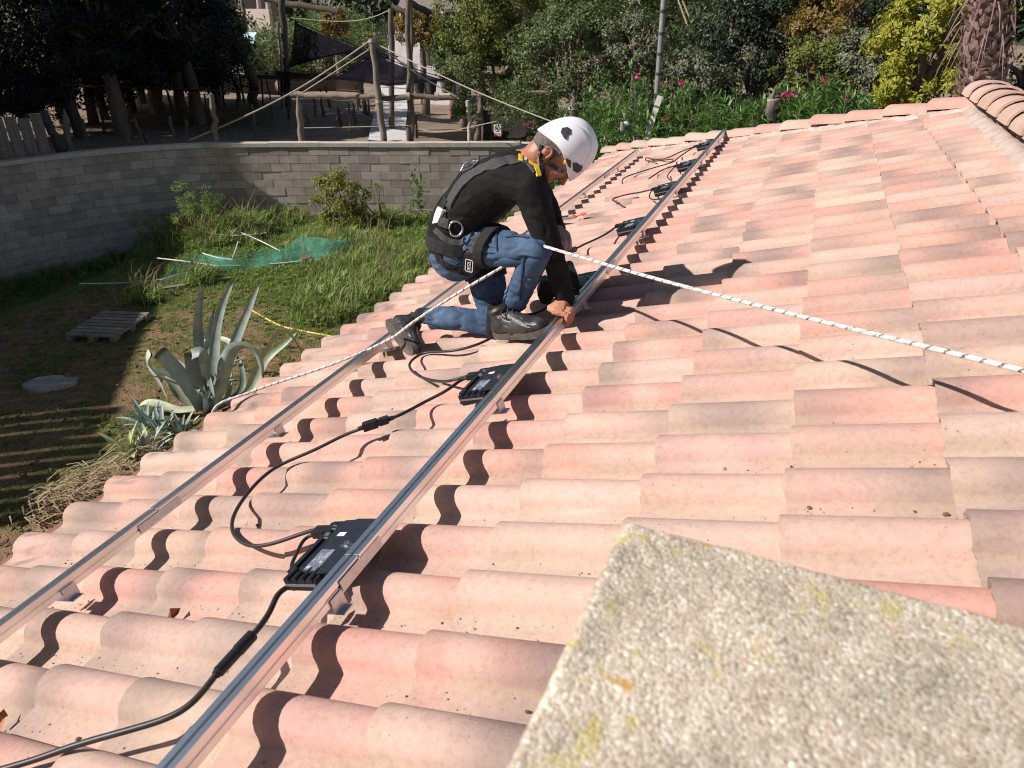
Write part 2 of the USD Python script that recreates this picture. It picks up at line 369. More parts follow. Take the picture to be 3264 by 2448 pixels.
part(house, 'ridge_mortar', mortar_strip(UV(6.5, RIDGE_V - .13, -.035), UV(.6, RIDGE_V - .13, -.035), .085, .04, 160, 5, RN), MORTAR, smooth=True)
# eave: fascia board and the batten seen between the rolls, walls under it
FASC = look('fascia_look', (.13, .06, .045), (.2, .1, .07), 12, .6, .3)
eo = UV(0, ev, 0)
part(house, 'eave_board', obox(UV(0, ev + .02, -.07), RU, RV, RN, (-2.5, -.03, -.035), (u_hip(ev) - .05, .035, -.004)), FASC)
part(house, 'gutter', obox(UV(0, ev - .03, -.12), RU, RV, RN, (-2.5, -.075, -.05), (u_hip(ev) + .05, 0.0, .045)), look('gutter_look', (.22, .10, .075), (.3, .15, .11), 15, .45, .1))
PLAST = look('plaster_look', (.55, .45, .33), (.62, .52, .4), 3, .95, .3)
ex = eo[0] + .45
part(house, 'wall', box((ex, -2.3, -.05), (2 * r1[0] - ex, u_hip(ev) - .6, eo[2] - .10)), PLAST)
# loose dirt and grit lying in the pans
def grit(n, seed):
    rr = np.random.default_rng(seed); vs, fs, cs = [], [], []
    oct_ = trimesh.creation.icosahedron(); o = 0
    for i in range(n):
        j = rr.integers(EAVE_J, 6); k = rr.integers(-9, 14)
        u = U0 + k * PITCH_U - .1425 + np.clip(rr.normal(.055, .03), -.01, .085); v = V0 + j * COURSE + rr.random() ** 1.4 * COURSE
        clump = meshkit.noise(np.array([u * 2.2, v * 2.2, 1.0])); 
        if clump < .45: continue
        r = rr.choice([.0012, .002, .003, .006], p=[.5, .32, .16, .02]); s = oct_.vertices * r * rr.uniform(.5, 1.3, 3)
        p = UV(u, v, -.0565 - .019 * ((v - V0) / COURSE - j) + r * .4)
        vs.append(s + p); fs.append(oct_.faces + o); o += 12; cs.append(np.tile(np.array([[.30, .22, .15], [.16, .10, .07], [.45, .34, .24], [.2, .13, .09]][rr.integers(0, 4)]) * rr.uniform(.7, 1.2), (12, 1)))
    return trimesh.Trimesh(np.vstack(vs), np.vstack(fs), process=False), np.vstack(cs)
gm, gc = grit(5200, 11)
solo('roof_grit', gm, look('grit_look', None, col=True, rough=.95), 'scattered brown grit and sand lying in the roof tile channels', 'grit', kind='stuff', col=gc)
LEAFB = look('dry_leaf_look', (.28, .09, .03), (.42, .17, .06), 30, .7)
def dry_leaf(p, r, seed):
    rr = np.random.default_rng(seed); a = np.linspace(0, 2 * np.pi, 9)[:-1]; R = r * (1 + .45 * np.cos(2 * a) + rr.normal(0, .12, 8))
    v = np.c_[R * np.cos(a), R * np.sin(a) * .6, rr.normal(0, .25, 8) * r]; v = np.vstack([v, [0, 0, -.1 * r]]) @ rot_z(rr.uniform(0, 6)).T
    return trimesh.Trimesh(v + p, [[8, i, (i + 1) % 8] for i in range(8)], process=False)
solo('dry_leaf', dry_leaf(on_roof(545, 1967, -.045), .024, 3), LEAFB, 'curled red-brown dead leaf lying in the tile channel between the two rails', 'leaf')
solo('dry_leaf', dry_leaf(on_roof(8, 2290, -.045), .02, 5), LEAFB, 'small red dead leaf in the tile channel at the bottom left', 'leaf')

# ------------------------------------------------------------------ rails
ALU = look('aluminium_look', (.80, .79, .78), (.88, .87, .86), 40, .30, .05, 300, metal=1.0, dist=.002, stretch=(8, .3, 8))
ALUM = look('matt_aluminium_look', (.55, .55, .56), (.68, .68, .68), 60, .42, .1, 200, metal=1.0, dist=.002)
STEEL = look('steel_look', (.6, .6, .6), None, metal=1.0, rough=.25)
DARKGAP = look('dark_groove_look', (.05, .055, .07), None, rough=.4, metal=.6)
def rail_section(u0, u1, vc, z0=.03, hgt=.04, wd=.044):
    """channel rail: two side walls, a floor and inward lips leaving the slot"""
    w = wd / 2; m = []
    prof = [(-w, 0), (w, 0), (w, hgt * .42), (w - .0035, hgt * .47), (w - .0035, hgt * .55), (w, hgt * .6), (w, hgt), (.0048, hgt), (.0048, hgt - .004), (w - .006, hgt - .006), (w - .006, .024), (-w + .006, .024), (-w + .006, hgt - .006), (-.0048, hgt - .004), (-.0048, hgt), (-w, hgt), (-w, hgt * .6), (-w + .0035, hgt * .55), (-w + .0035, hgt * .47), (-w, hgt * .42)]
    e = trimesh.creation.extrude_polygon(Polygon(prof), u1 - u0, engine='earcut'); v = np.asarray(e.vertices)
    e.vertices = UV(u0 + v[:, 2], vc + v[:, 0], z0 + v[:, 1]); e.invert(); return trimesh.Trimesh(e.vertices, e.faces, process=False)
def hook(u, vc, seed):
    """stainless roof hook: plate over the tile, upright and foot under the rail"""
    o = UV(u, vc, 0)
    a = obox(o, RU, RV, RN, (-.018, -.035, .003), (.018, .046, .0065)); b = obox(o, RU, RV, RN, (-.022, .023, .0065), (.022, .027, .046)); c = obox(o, RU, RV, RN, (-.02, -.055, .0), (.02, -.05, .02))
    return cat_([a, b, c])
def rail(name, label, vc, u0, u1, splices, hooks, seed):
    r = thing(name, label, 'rail', UV((u0 + u1) / 2, vc, 0), group='mounting rails across the roof')
    cuts = [u0] + splices + [u1]
    for i in range(len(cuts) - 1):
        off = (-.0006, .0016, -.001, .0014)[i % 4]
        part(r, 'rail_section', rail_section(cuts[i] + .0012, cuts[i + 1] - .0012, vc + off, .03 + off), ALU)
    for s in splices:
        o = UV(s, vc, 0)
        part(r, 'splice_plate', obox(o, RU, RV, RN, (-.10, -.0065, .0425), (.10, .0065, .0575)), ALUM)
        pl = cat_([obox(o, RU, RV, RN, (-.09, .0226, .034), (.09, .0252, .062))])
        part(r, 'splice_plate', pl, ALUM)
    for h in hooks: part(r, 'roof_hook', hook(h, vc, 0), ALUM)
    return r
VA, VB = -.900, -1.925
hkA = [roof_uv(1060, 1945, .0)[0], roof_uv(1545, 1320, 0)[0], 3.05, 4.3, 5.4, 6.6, 7.7]
hkB = [roof_uv(185, 1905, 0)[0], roof_uv(890, 1390, 0)[0], 2.9, 4.2, 5.3, 6.4, 7.6]
rail('mounting_rail', 'long bright aluminium mounting rail carrying the black inverters', VA, .42, 8.42, [roof_uv(1170, 1770, .07)[0], roof_uv(1990, 830, .07)[0], roof_uv(2250, 480, .07)[0]], hkA, 1)
rail('mounting_rail', 'empty aluminium mounting rail nearer the eave, passing under the kneeling man', VB, .42, 8.62, [roof_uv(540, 1620, .07)[0], 4.6, 7.2], hkB, 2)

# ------------------------------------------------------------------ chimney under the camera's corner
def stone_look():
    nodes = {'g': ('geometry', {}), 'v': ('voronoi_texture', {'scale': 330.0, 'randomness': 1.0}), 'vc': ('rgb_ramp', {'ramp': [(0, (.38, .325, .25)), (.25, (.52, .455, .365)), (.6, (.59, .525, .43)), (.86, (.66, .60, .505)), (1, (.82, .79, .73))]}),
             'sc': ('separate_color', {}), 'n': ('noise_texture', {'scale': 14.0, 'detail': 6, 'roughness': .7}), 'nr': ('rgb_ramp', {'ramp': [(.3, (.62, .60, .55)), (.7, (1.12, 1.08, 1.0))]}), 'm': ('mix', {'mix_type': 'multiply', 'fac': 1.0}),
             'l1': ('noise_texture', {'scale': 48.0, 'detail': 3, 'roughness': .6}), 'l1r': ('rgb_ramp', {'ramp': [(.56, (0, 0, 0)), (.68, (.6, .6, .6))]}), 'x1': ('mix', {'color2': (.52, .44, .10)}),
             'l1b': ('noise_texture', {'scale': 5.0, 'detail': 2}), 'l1c': ('rgb_ramp', {'ramp': [(.46, (0, 0, 0)), (.58, (1, 1, 1))]}), 'lm': ('mix', {'mix_type': 'multiply', 'fac': 1.0}),
             'mp': ('mapping', {'location': (4, 3, 1)}), 'l2': ('noise_texture', {'scale': 30.0, 'detail': 2, 'roughness': .5}), 'l2r': ('rgb_ramp', {'ramp': [(.66, (0, 0, 0)), (.72, (.8, .8, .8))]}), 'x2': ('mix', {'color2': (.50, .28, .06)}),
             'nb': ('noise_texture', {'scale': 200.0, 'detail': 4, 'roughness': .7}), 'ad': ('math', {'math_type': 'add'}), 'vi': ('math', {'math_type': 'multiply', 'value2': -1.0}), 'b': ('bump', {'strength': .5, 'distance': .002}), 'p': ('principled_bsdf', {'roughness': .9, 'specular_ior_level': .3})}
    links = [('g.position', 'v.vector'), ('v.color', 'sc.color'), ('sc.r', 'vc.fac'), ('g.position', 'n.vector'), ('n.fac', 'nr.fac'), ('vc.color', 'm.color1'), ('nr.color', 'm.color2'),
             ('g.position', 'l1.vector'), ('l1.fac', 'l1r.fac'), ('g.position', 'l1b.vector'), ('l1b.fac', 'l1c.fac'), ('l1r.color', 'lm.color1'), ('l1c.color', 'lm.color2'), ('lm.color', 'x1.fac'), ('m.color', 'x1.color1'),
             ('g.position', 'mp.vector'), ('mp.vector', 'l2.vector'), ('l2.fac', 'l2r.fac'), ('l2r.color', 'x2.fac'), ('x1.color', 'x2.color1'), ('x2.color', 'p.base_color'),
             ('v.distance', 'vi.value1'), ('g.position', 'nb.vector'), ('vi.value', 'ad.value1'), ('nb.fac', 'ad.value2'), ('ad.value', 'b.height'), ('b.normal', 'p.normal')]
    return usdkit.material(stage, '/World/Looks/washed_stone_look', nodes, links, surface='p.BSDF')
STONE = stone_look()
zc = CAMZ - .45
pc, pl_, pr_ = at_z(1995, 1650, zc), at_z(1610, 2440, zc), at_z(3264, 1978, zc)
ay = unit(pl_ - pc); ax = unit(pr_ - pc); ax = unit(ax - ay * (ax @ ay))
def slab(o, ax, ay, sx, sy, th, n=60):
    b = m3.Manifold.cube((sx - .016, sy - .016, th - .016), False).translate((.008, .008, -th + .008)); s = m3.Manifold.sphere(.008, 12)
    b = b.minkowski_sum(s) if hasattr(b, 'minkowski_sum') else m3.Manifold.cube((sx, sy, th), False).translate((0, 0, -th))
    m = tm(b.refine_to_length(.014)); v = np.asarray(m.vertices); 
    d = (meshkit.fbm(v * 70, 3) - .5) * .004 + (meshkit.fbm(v * 240, 2, 5) - .5) * .002
    nrm = np.array(trimesh.Trimesh(v, m.faces, process=False).vertex_normals); v = v + nrm * d[:, None]
    w = np.asarray(o) + v[:, :1] * ax + v[:, 1:2] * ay + v[:, 2:] * np.array([0, 0, 1.0]); f = m.faces
    if np.cross(ax, ay)[2] < 0: f = f[:, ::-1]
    return trimesh.Trimesh(w, f, process=False)
ch = thing('chimney', 'chimney with rough pebbly concrete cap slab spotted with yellow lichen', 'chimney', pc + ax * .38 + ay * .38 - np.array([0, 0, .6]))
part(ch, 'cap_slab', slab(pc, ax, ay, .78, .78, .06), STONE, smooth=True)
part(ch, 'shaft', obox(pc + ax * .39 + ay * .39, ax, ay, (0, 0, 1), (-.27, -.27, -.85), (.27, .27, -.063)), PLAST)
# ------------------------------------------------------------------ yard: ground, block wall, plants
def soil_look():
    nodes = {'g': ('geometry', {}), 'n': ('noise_texture', {'scale': 1.1, 'detail': 6, 'roughness': .65}), 'r': ('rgb_ramp', {'ramp': [(.3, (.20, .125, .075)), (.46, (.27, .185, .115)), (.56, (.15, .14, .06)), (.7, (.09, .12, .035))]}),
             'n2': ('noise_texture', {'scale': 25.0, 'detail': 6, 'roughness': .75}), 'r2': ('rgb_ramp', {'ramp': [(.3, (.5, .48, .45)), (.7, (1.35, 1.3, 1.2))]}), 'm': ('mix', {'mix_type': 'multiply', 'fac': 1.0}), 'nb': ('noise_texture', {'scale': 40.0, 'detail': 6}), 'b': ('bump', {'strength': 1.0, 'distance': .03}), 'p': ('principled_bsdf', {'roughness': .95, 'specular_ior_level': .1})}
    links = [('g.position', 'n.vector'), ('n.fac', 'r.fac'), ('g.position', 'n2.vector'), ('n2.fac', 'r2.fac'), ('r.color', 'm.color1'), ('r2.color', 'm.color2'), ('m.color', 'p.base_color'), ('g.position', 'nb.vector'), ('nb.fac', 'b.height'), ('b.normal', 'p.normal')]
    return usdkit.material(stage, '/World/Looks/soil_look', nodes, links, surface='p.BSDF')
SOIL = soil_look()
def sheet(x0, x1, y0, y1, nx, ny, zf):
    X, Y = np.meshgrid(np.linspace(x0, x1, nx), np.linspace(y0, y1, ny), indexing='ij'); return grid_mesh(np.stack([X, Y, zf(X, Y)], -1))
# wall line (plan), from the right end round the bend to the left
WL = spline([(-3.2, 18.82), (-5.6, 17.86), (-9, 16.5), (-12.2, 15.25), (-14.0, 14.35), (-15.3, 13.1), (-16.2, 11.5), (-16.75, 9.6), (-17.0, 7.4)], 200)
WL = np.c_[WL, np.zeros(len(WL))] if WL.shape[1] == 2 else WL
wseg = np.r_[0, np.cumsum(np.linalg.norm(np.diff(WL[:, :2], axis=0), axis=1))]
def wl(s): return np.array([np.interp(s, wseg, WL[:, 0]), np.interp(s, wseg, WL[:, 1]), 0.])
def wl_t(s): return unit(wl(s + .05) - wl(s - .05))
WTOP = 1.9
def gz(x, y):                                            # the yard falls away towards the wall bend at the left
    sm = lambda t: np.clip(t, 0, 1) ** 2 * (3 - 2 * np.clip(t, 0, 1))
    return -.8 * sm((-12.2 - np.asarray(x)) / 3.4) * sm((14.6 - np.asarray(y)) / 2.6)
solo('yard_ground', sheet(-150, 150, -120, 150, 3, 3, lambda X, Y: X * 0 - 1.2), SOIL, kind='structure')
solo('yard_soil', sheet(-17.2, 6, -2, 18.2, 120, 110, lambda X, Y: .07 * (meshkit.fbm(np.stack([X * .8, Y * .8, X * 0], -1), 4) - .5) + .02 + gz(X, Y)), SOIL, kind='structure', smooth=True)
BLK = [look(f'block_look_{q}', np.array((.32, .275, .24)) * f, np.array((.47, .41, .36)) * f, 3.5, .95, .5, 60, dist=.006) for q, f in enumerate((.82, 1.0, 1.1))]
MORT2 = look('wall_mortar_look', (.30, .27, .24), (.40, .37, .33), 12, .95, .8, 50, dist=.01)
wall = thing('block_wall', 'long curved grey concrete block wall closing off the yard', 'wall', wl(5))
rg = np.random.default_rng(21)
core = []
for side, off in (('f', 0.0), ('b', .2)):
    pass
ss = np.linspace(0, wseg[-1], 90)
F0 = np.array([wl(s) + np.cross([0, 0, 1.0], wl_t(s)) * .018 * 1 for s in ss]); nrmw = np.array([np.cross([0, 0, 1.0], wl_t(s)) for s in ss])
tocam = np.sign((nrmw[0] @ (EYE - wl(0))))
OUT = nrmw * tocam                                     # towards the yard
Fc = np.array([wl(s) for s in ss]) - OUT * .02; Bk = np.array([wl(s) for s in ss]) - OUT * .2
zz = lambda P, z: np.c_[P[:, :2], np.full(len(P), z)]
P = np.stack([zz(Fc, -1.0), zz(Fc, WTOP - .02), zz(Bk, WTOP - .02), zz(Bk, -1.0)], 1)
part(wall, 'mortar_core', grid_mesh(P if tocam > 0 else P[:, ::-1]), MORT2)
def out_at(s): return np.cross([0, 0, 1.0], wl_t(s)) * tocam
for r in list(range(8, -1, -1)) + [-1, -2, -3, -4]:
    s = -(r % 2) * .25 + rg.uniform(-.03, .03)
    while s < wseg[-1] - .1:
        a, b = max(s, 0) + .005, min(s + .5, wseg[-1]) - .005
        if b - a > .08 and (r >= 0 or a > 8.5):
            pa, pb = wl(a), wl(b); d = unit(pb - pa); o = out_at((a + b) / 2); o = unit(o - d * (o @ d))
            pr = rg.normal(0, .004)
            z0 = r * .2 + .005; z1 = z0 + .19
            m = obox((pa + pb) / 2, d, o, (0, 0, 1), (-np.linalg.norm(pb - pa) / 2, -.1, z0), (np.linalg.norm(pb - pa) / 2, pr, z1))
            if _count.get((wall.path, 'block'), 0) < 298 and to_px(m.vertices.mean(0))[0] > -40: part(wall, 'block', m, BLK[rg.integers(0, 3)])
            else: core.append(m)
        s += .5
if core: part(wall, 'other_blocks', cat_(core), BLK[1], kind='stuff')
COPE = look('coping_look', (.42, .38, .33), (.55, .50, .44), 6, .9, .4, 50)
k = 0; s = 0
while s < wseg[-1] - .3:
    e = min(s + 1.25, wseg[-1]); q = np.linspace(s + .004, e - .004, 5)
    A = np.array([wl(x) + out_at(x) * .03 for x in q]); B = np.array([wl(x) - out_at(x) * .24 for x in q]); z0, z1 = 1.805 + rg.normal(0, .003), 1.9 + rg.normal(0, .006)
    P = np.stack([zz(A, z0), zz(A, z1), zz(B, z1), zz(B, z0), zz(A, z0)], 1)
    part(wall, 'coping_slab', grid_mesh(P if tocam > 0 else P[:, ::-1]), COPE); s = e
# ---- unseen board screen out of view, shaped to shade the left yard
pA = np.array([-13.0, -1.5, 0]); pe = unit(np.array([-.56, .83, 0])); pn = np.cross(pe, [0, 0, 1.0])
def cast(P):
    P = np.asarray(P, float); kk = ((pA - P) @ pn) / (SUN @ pn); Q = P + SUN * kk; return (Q - pA) @ pe, Q[2]
SHADE = [(-7.0, 2.2, 0), (-7.2, 4.0, 0), (-8.0, 5.6, 0), (-9.2, 7.2, 0), (-10.4, 8.9, 0), (-12.0, 10.8, 0), (-13.3, 13.9, 0), (-12.15, 15.15, .15), (-13.0, 14.9, 1.8)]
cs = [cast(p) for p in SHADE]
WOODG = look('grey_board_look', (.12, .10, .085), (.22, .19, .165), 3, .9, .4, 30, stretch=(6, 6, .6))
shade_screen = thing('unseen_shade_boards', 'unseen tall board screen out of view, placed to shade the left yard', 'shade_screen', pA)
pts = sorted(cs)
smax = 17.0
xs = [p[0] for p in pts]; zs = [p[1] for p in pts]
def screen_top(s): return np.interp(s, xs + [smax], zs + [zs[-1] + 3.5]) if s >= xs[0] else zs[0]
s = xs[0] - 10; rb = np.random.default_rng(5); boards = []
while s < smax:
    w = .26; gap = .012
    top = float(screen_top(s)); slat = xs[0] - 1 < s < xs[2] + .6
    lo = top - (1.3 if slat else .0)
    boards.append(obox(pA + pe * s, pe, pn, (0, 0, 1), (0, -.02, 0), (w - .002, .02, max(lo, .5))))
    if slat: boards.append(obox(pA + pe * s, pe, pn, (0, 0, 1), (0, -.02, lo), (w * .9, .02, top + rb.uniform(-.2, .25))))
    s += w
part(shade_screen, 'boarding', cat_(boards), WOODG)
part(shade_screen, 'frame', cat_([obox(pA + pe * q, pe, pn, (0, 0, 1), (0, .02, 0), (.15, .17, float(screen_top(q)) - .4)) for q in np.arange(xs[0] - 9.8, smax - .3, 2.6)]), WOODG)
# ---- grass
GRASS = [leaf_look('grass_look', (.20, .30, .06), (.45, .49, .14), .6, .42), leaf_look('dry_grass_look', (.36, .29, .14), (.56, .47, .27), .7, .3)]
def tuft(n, h, spread, w, seed, lean=.6):
    rr = np.random.default_rng(seed); v, f = [], []
    for i in range(n):
        a = rr.uniform(0, 6.28); d = np.array([math.cos(a), math.sin(a), 0]); b = rr.normal(0, spread, 3) * [1, 1, 0]; s = np.array([-d[1], d[0], 0]) * w; H = h * rr.uniform(.5, 1.2); L = lean * rr.uniform(.2, 1.2) * H
        m = b + d * L * .35 + [0, 0, H * .6]; t = b + d * L + [0, 0, H * rr.uniform(.75, 1)]
        k = len(v); v += [b - s, b + s, m + s * .8, m - s * .8, t]; f += [[k, k + 1, k + 2], [k, k + 2, k + 3], [k + 3, k + 2, k + 4]]
    return trimesh.Trimesh(np.array(v), np.array(f), process=False)
def rosette(n, L, w, seed):
    rr = np.random.default_rng(seed); v, f = [], []
    for i in range(n):
        a = i * 2.4 + rr.uniform(-.3, .3); e = rr.uniform(.2, 1.1); d = np.array([math.cos(a) * math.cos(e), math.sin(a) * math.cos(e), math.sin(e)]); l = L * rr.uniform(.6, 1.2); s = np.array([-math.sin(a), math.cos(a), 0]) * w * rr.uniform(.7, 1.2)
        b = np.array([0, 0, L * rr.uniform(0, .8)]); m = b + d * l * .55; t = b + d * l - [0, 0, l * .2]; k = len(v); v += [b, m + s, m - s, t]; f += [[k, k + 1, k + 2], [k + 2, k + 1, k + 3]]
    return trimesh.Trimesh(np.array(v), np.array(f), process=False)
def instancer(name, protos, pos, idx, scl, rz, label, cat):
    path = uname('/World', name); pi = UsdGeom.PointInstancer.Define(stage, path)
    for i, (m, mat) in enumerate(protos): pi.CreatePrototypesRel().AddTarget(usdkit.mesh(stage, f'{path}/shape_{chr(97 + i)}', m, mat).GetPath())
    pi.CreateProtoIndicesAttr(Vt.IntArray.FromNumpy(np.asarray(idx, np.int32))); pi.CreatePositionsAttr(Vt.Vec3fArray.FromNumpy(np.asarray(pos, np.float32)))
    pi.CreateScalesAttr(Vt.Vec3fArray.FromNumpy(np.repeat(np.asarray(scl, np.float32)[:, None], 3, 1)))
    pi.CreateOrientationsAttr(Vt.QuathArray([Gf.Quath(float(math.cos(a / 2)), 0, 0, float(math.sin(a / 2))) for a in rz]))
    tagp(pi.GetPrim(), label, cat, None, 'stuff')
rr = np.random.default_rng(31)
def inside_yard(p):
    d = np.linalg.norm(WL[None, :, :2] - p[:, None, :2], axis=2); i = d.argmin(1); o = np.array([out_at(x) for x in np.linspace(0, wseg[-1], 50)]); j = np.clip((wseg[i] / wseg[-1] * 49).round().astype(int), 0, 49)
    return ((p[:, :2] - WL[i, :2]) * o[j, :2]).sum(1) > .06
N = 60000
p = np.c_[rr.uniform(-17, -2.4, N), rr.uniform(1.5, 18, N), np.zeros(N)]
px = to_px(p); p = p[(px[:, 0] > -60) & (px[:, 0] < 2000) & (px[:, 1] > 380) & (px[:, 1] < 1900) & (px[:, 2] > 0)]
p = p[inside_yard(p)]
nz = meshkit.fbm(np.c_[p[:, :2] * .55, np.zeros(len(p))], 4, 3); nz2 = meshkit.noise(np.c_[p[:, :2] * 2.3, np.ones(len(p))], 9)
green = np.clip((p[:, 1] - 7.6 + 1.2 * (p[:, 0] + 9) * .15) / 4.5, 0, 1)
dens = np.clip(.10 + .95 * green + (nz - .5) * 1.9 + (nz2 - .5) * .6, .02, 1)
p = p[rr.random(len(p)) < dens]
nz = meshkit.fbm(np.c_[p[:, :2] * .55, np.zeros(len(p))], 4, 3); green = np.clip((p[:, 1] - 7.6) / 4.0, 0, 1)
lush = np.clip((p[:, 0] + 11.2) / 2, 0, 1) * np.clip((p[:, 1] - 10.5) / 2, 0, 1)
sc_ = .5 + .55 * green + 1.15 * lush + rr.uniform(-.2, .3, len(p))
pr = rr.random(len(p)); idx = np.where(pr < .72 + .2 * green, rr.integers(0, 3, len(p)), np.where(pr < .9, 3, 4))
p[:, 2] = .02 + gz(p[:, 0], p[:, 1])
instancer('yard_grass', [(tuft(16, .085, .05, .0035, 1), GRASS[0]), (tuft(20, .065, .06, .004, 2, 1.1), GRASS[0]), (rosette(12, .06, .016, 3), GRASS[0]), (tuft(12, .07, .05, .003, 4, 1.5), GRASS[1]), (tuft(9, .05, .07, .003, 5, 2.5), GRASS[1])], p, idx, np.clip(sc_, .3, 2.2), rr.uniform(0, 6.28, len(p)), 'patchy green and straw-coloured grass covering the yard', 'grass')
# weeds: taller growth along the wall foot and left
wp = []
for s in np.arange(0.3, wseg[-1] - 2, .05):
    n = rr.integers(1, 5)
    for _ in range(n):
        o = out_at(s); wp.append(wl(s) + o * abs(rr.normal(.15, .45)) + [0, 0, 0])
wp = np.array(wp); 
for (cx, cy, r_, n) in [(-13.1, 13.1, 1.0, 520), (-12.5, 13.6, .7, 220), (-14.0, 12.4, .6, 140), (-9.6, 13.6, .9, 260), (-8.3, 12.3, .9, 300), (-7.2, 13.0, .8, 220), (-7.0, 11.2, .7, 160), (-10.9, 10.6, .25, 60), (-8.0, 10.3, .35, 80), (-7.4, 9.9, .3, 60), (-11.2, 9.4, .35, 60)]:
    wp = np.vstack([wp, np.c_[rr.normal(cx, r_ * .6, n), rr.normal(cy, r_ * .6, n), np.zeros(n)]])
wp = wp[inside_yard(wp)]; wp[:, 2] = gz(wp[:, 0], wp[:, 1]); tall = np.exp(-((wp[:, 0] + 13.2) ** 2 + (wp[:, 1] - 13.4) ** 2) / 1.2)
WEED = leaf_look('weed_look', (.22, .30, .07), (.48, .50, .18), .6, .35)
instancer('wall_weeds', [(cat_([rosette(14, .10, .018, 11), tuft(8, .2, .06, .004, 12)]), WEED), (cat_([tuft(14, .28, .07, .004, 13, .8), rosette(10, .14, .014, 14)]), WEED), (cat_([tuft(10, .34, .06, .003, 15, 1.0)]), GRASS[1])], wp, rr.choice(3, len(wp), p=[.5, .35, .15]), .65 + rr.random(len(wp)) ** 2 * 1.5 + .6 * tall, rr.uniform(0, 6.28, len(wp)), 'tall mixed weeds along the foot of the block wall', 'weeds')
# ---- leaf clouds
def leaf_quads(P, Nn, size, rr, asp=.5, fold=.25):
    """one folded diamond leaf per point"""
    n = len(P); t = rr.normal(0, 1, (n, 3)); t -= Nn * (t * Nn).sum(1, keepdims=True); t /= np.linalg.norm(t, axis=1, keepdims=True) + 1e-9; s = np.cross(Nn, t)
    L = size * rr.uniform(.6, 1.25, n)[:, None]; W = L * asp * .5
    v = np.stack([P, P + t * L * .5 + s * W + Nn * L * fold * .3, P + t * L, P + t * L * .5 - s * W + Nn * L * fold * .3], 1).reshape(-1, 3)
    k = np.arange(n)[:, None] * 4
    return trimesh.Trimesh(v, np.concatenate([k + [0, 1, 2], k + [0, 2, 3]], 1).reshape(-1, 3), process=False)
def crown(center, rad, n, size, seed, clumps=60, clump_r=.22, asp=.5, hollow=.55, low=-.9, flat=0.0, up=.35, bumpy=.35):
    rr = np.random.default_rng(seed); c = np.asarray(center, float); R = np.asarray(rad, float)
    d = rr.normal(0, 1, (clumps * 3, 3)); d /= np.linalg.norm(d, axis=1, keepdims=True); d = d[d[:, 2] > low][:clumps]
    rf = hollow + (1 - hollow) * rr.random(len(d)) ** .6; rf *= 1 + bumpy * (meshkit.noise(d * 2.2 + seed, seed) - .5) * 2
    cc = c + d * R * rf[:, None]
    w = rr.uniform(.5, 1.6, len(d)); w /= w.sum(); i = rr.choice(len(d), n, p=w)
    q = rr.normal(0, 1, (n, 3)); q /= np.linalg.norm(q, axis=1, keepdims=True); cr = clump_r * R.mean() * rr.uniform(.6, 1.4, len(d))
    P = cc[i] + q * (cr[i] * rr.random(n) ** .45)[:, None] * [1, 1, .8]
    Nn = q * .6 + d[i] * .6 + [0, 0, up] + rr.normal(0, .45, (n, 3)); Nn /= np.linalg.norm(Nn, axis=1, keepdims=True)
    return leaf_quads(P, Nn, size, rr, asp), cc
def limbs(base, targets, r0, seed, n=14, split=.4):
    rr = np.random.default_rng(seed); base = np.asarray(base, float); out = []
    idx = rr.choice(len(targets), min(n, len(targets)), replace=False)
    for i in idx:
        t = targets[i]; m = base + (t - base) * .5 + rr.normal(0, .08, 3) * np.linalg.norm(t - base); out.append(tube(spline([base, base * split + m * (1 - split) + [0, 0, .1], m, t], 8), np.linspace(r0, r0 * .15, 8), 6))
    return cat_(out)
BARK = look('bark_look', (.10, .075, .055), (.20, .155, .12), 14, .9, .8, 50, dist=.01, stretch=(3, 3, .5))
def bush(name, label, cat, base, center, rad, n, size, look_, seed, group=None, trunk=.03, **kw):
    t = thing(name, label, cat, base, group); m, cc = crown(center, rad, n, size, seed, **kw)
    part(t, 'crown' if 'tree' in name else 'foliage', m, look_); part(t, 'trunk' if 'tree' in name else 'stems', limbs(base, cc, trunk, seed), BARK, smooth=True); return t
YG = leaf_look('yellow_green_leaf_look', (.24, .26, .045), (.44, .43, .10), .55, .45)
b0 = np.array([-10.35, 14.75, 0])
bush('shrub', 'sparse yellow-green shrub growing against the block wall', 'shrub', b0, b0 + [0, .05, .75], (.66, .45, .8), 5200, .08, YG, 41, clumps=60, clump_r=.26, bumpy=.5)
bush('shrub', 'thin leggy greenish shrub beside the yellow-green one, right of it on the wall', 'shrub', b0 + [1.05, .3, 0], b0 + [.75, .25, .62], (.55, .3, .5), 900, .06, YG, 43, clumps=30, clump_r=.2, bumpy=.6)
t = thing('climbing_shoot', 'slim bright green leafy shoot standing by the wall behind the man', 'plant', (-8.75, 15.75, 0))
sp = spline([(-8.75, 15.75, 0), (-8.7, 15.8, .6), (-8.78, 15.75, 1.25)], 12); part(t, 'stem', tube(sp, .01, 6), BARK)
rr = np.random.default_rng(8); PP_ = np.repeat(sp, 16, 0) + rr.normal(0, .10, (192, 3)); Nn = rr.normal(0, 1, (192, 3)) + [0, -.5, .8]; Nn /= np.linalg.norm(Nn, axis=1, keepdims=True)
part(t, 'foliage', leaf_quads(PP_, Nn, .14, rr, .35), leaf_look('shoot_look', (.10, .20, .03), (.2, .32, .06), .5, .4))
DEAD = look('dead_stick_look', (.20, .16, .12), (.3, .25, .2), 20, .9)
t = thing('dead_stalks', 'bundle of bent dry brown stalks leaning on the wall right of the shrub', 'plant', (-9.2, 15.3, 0))
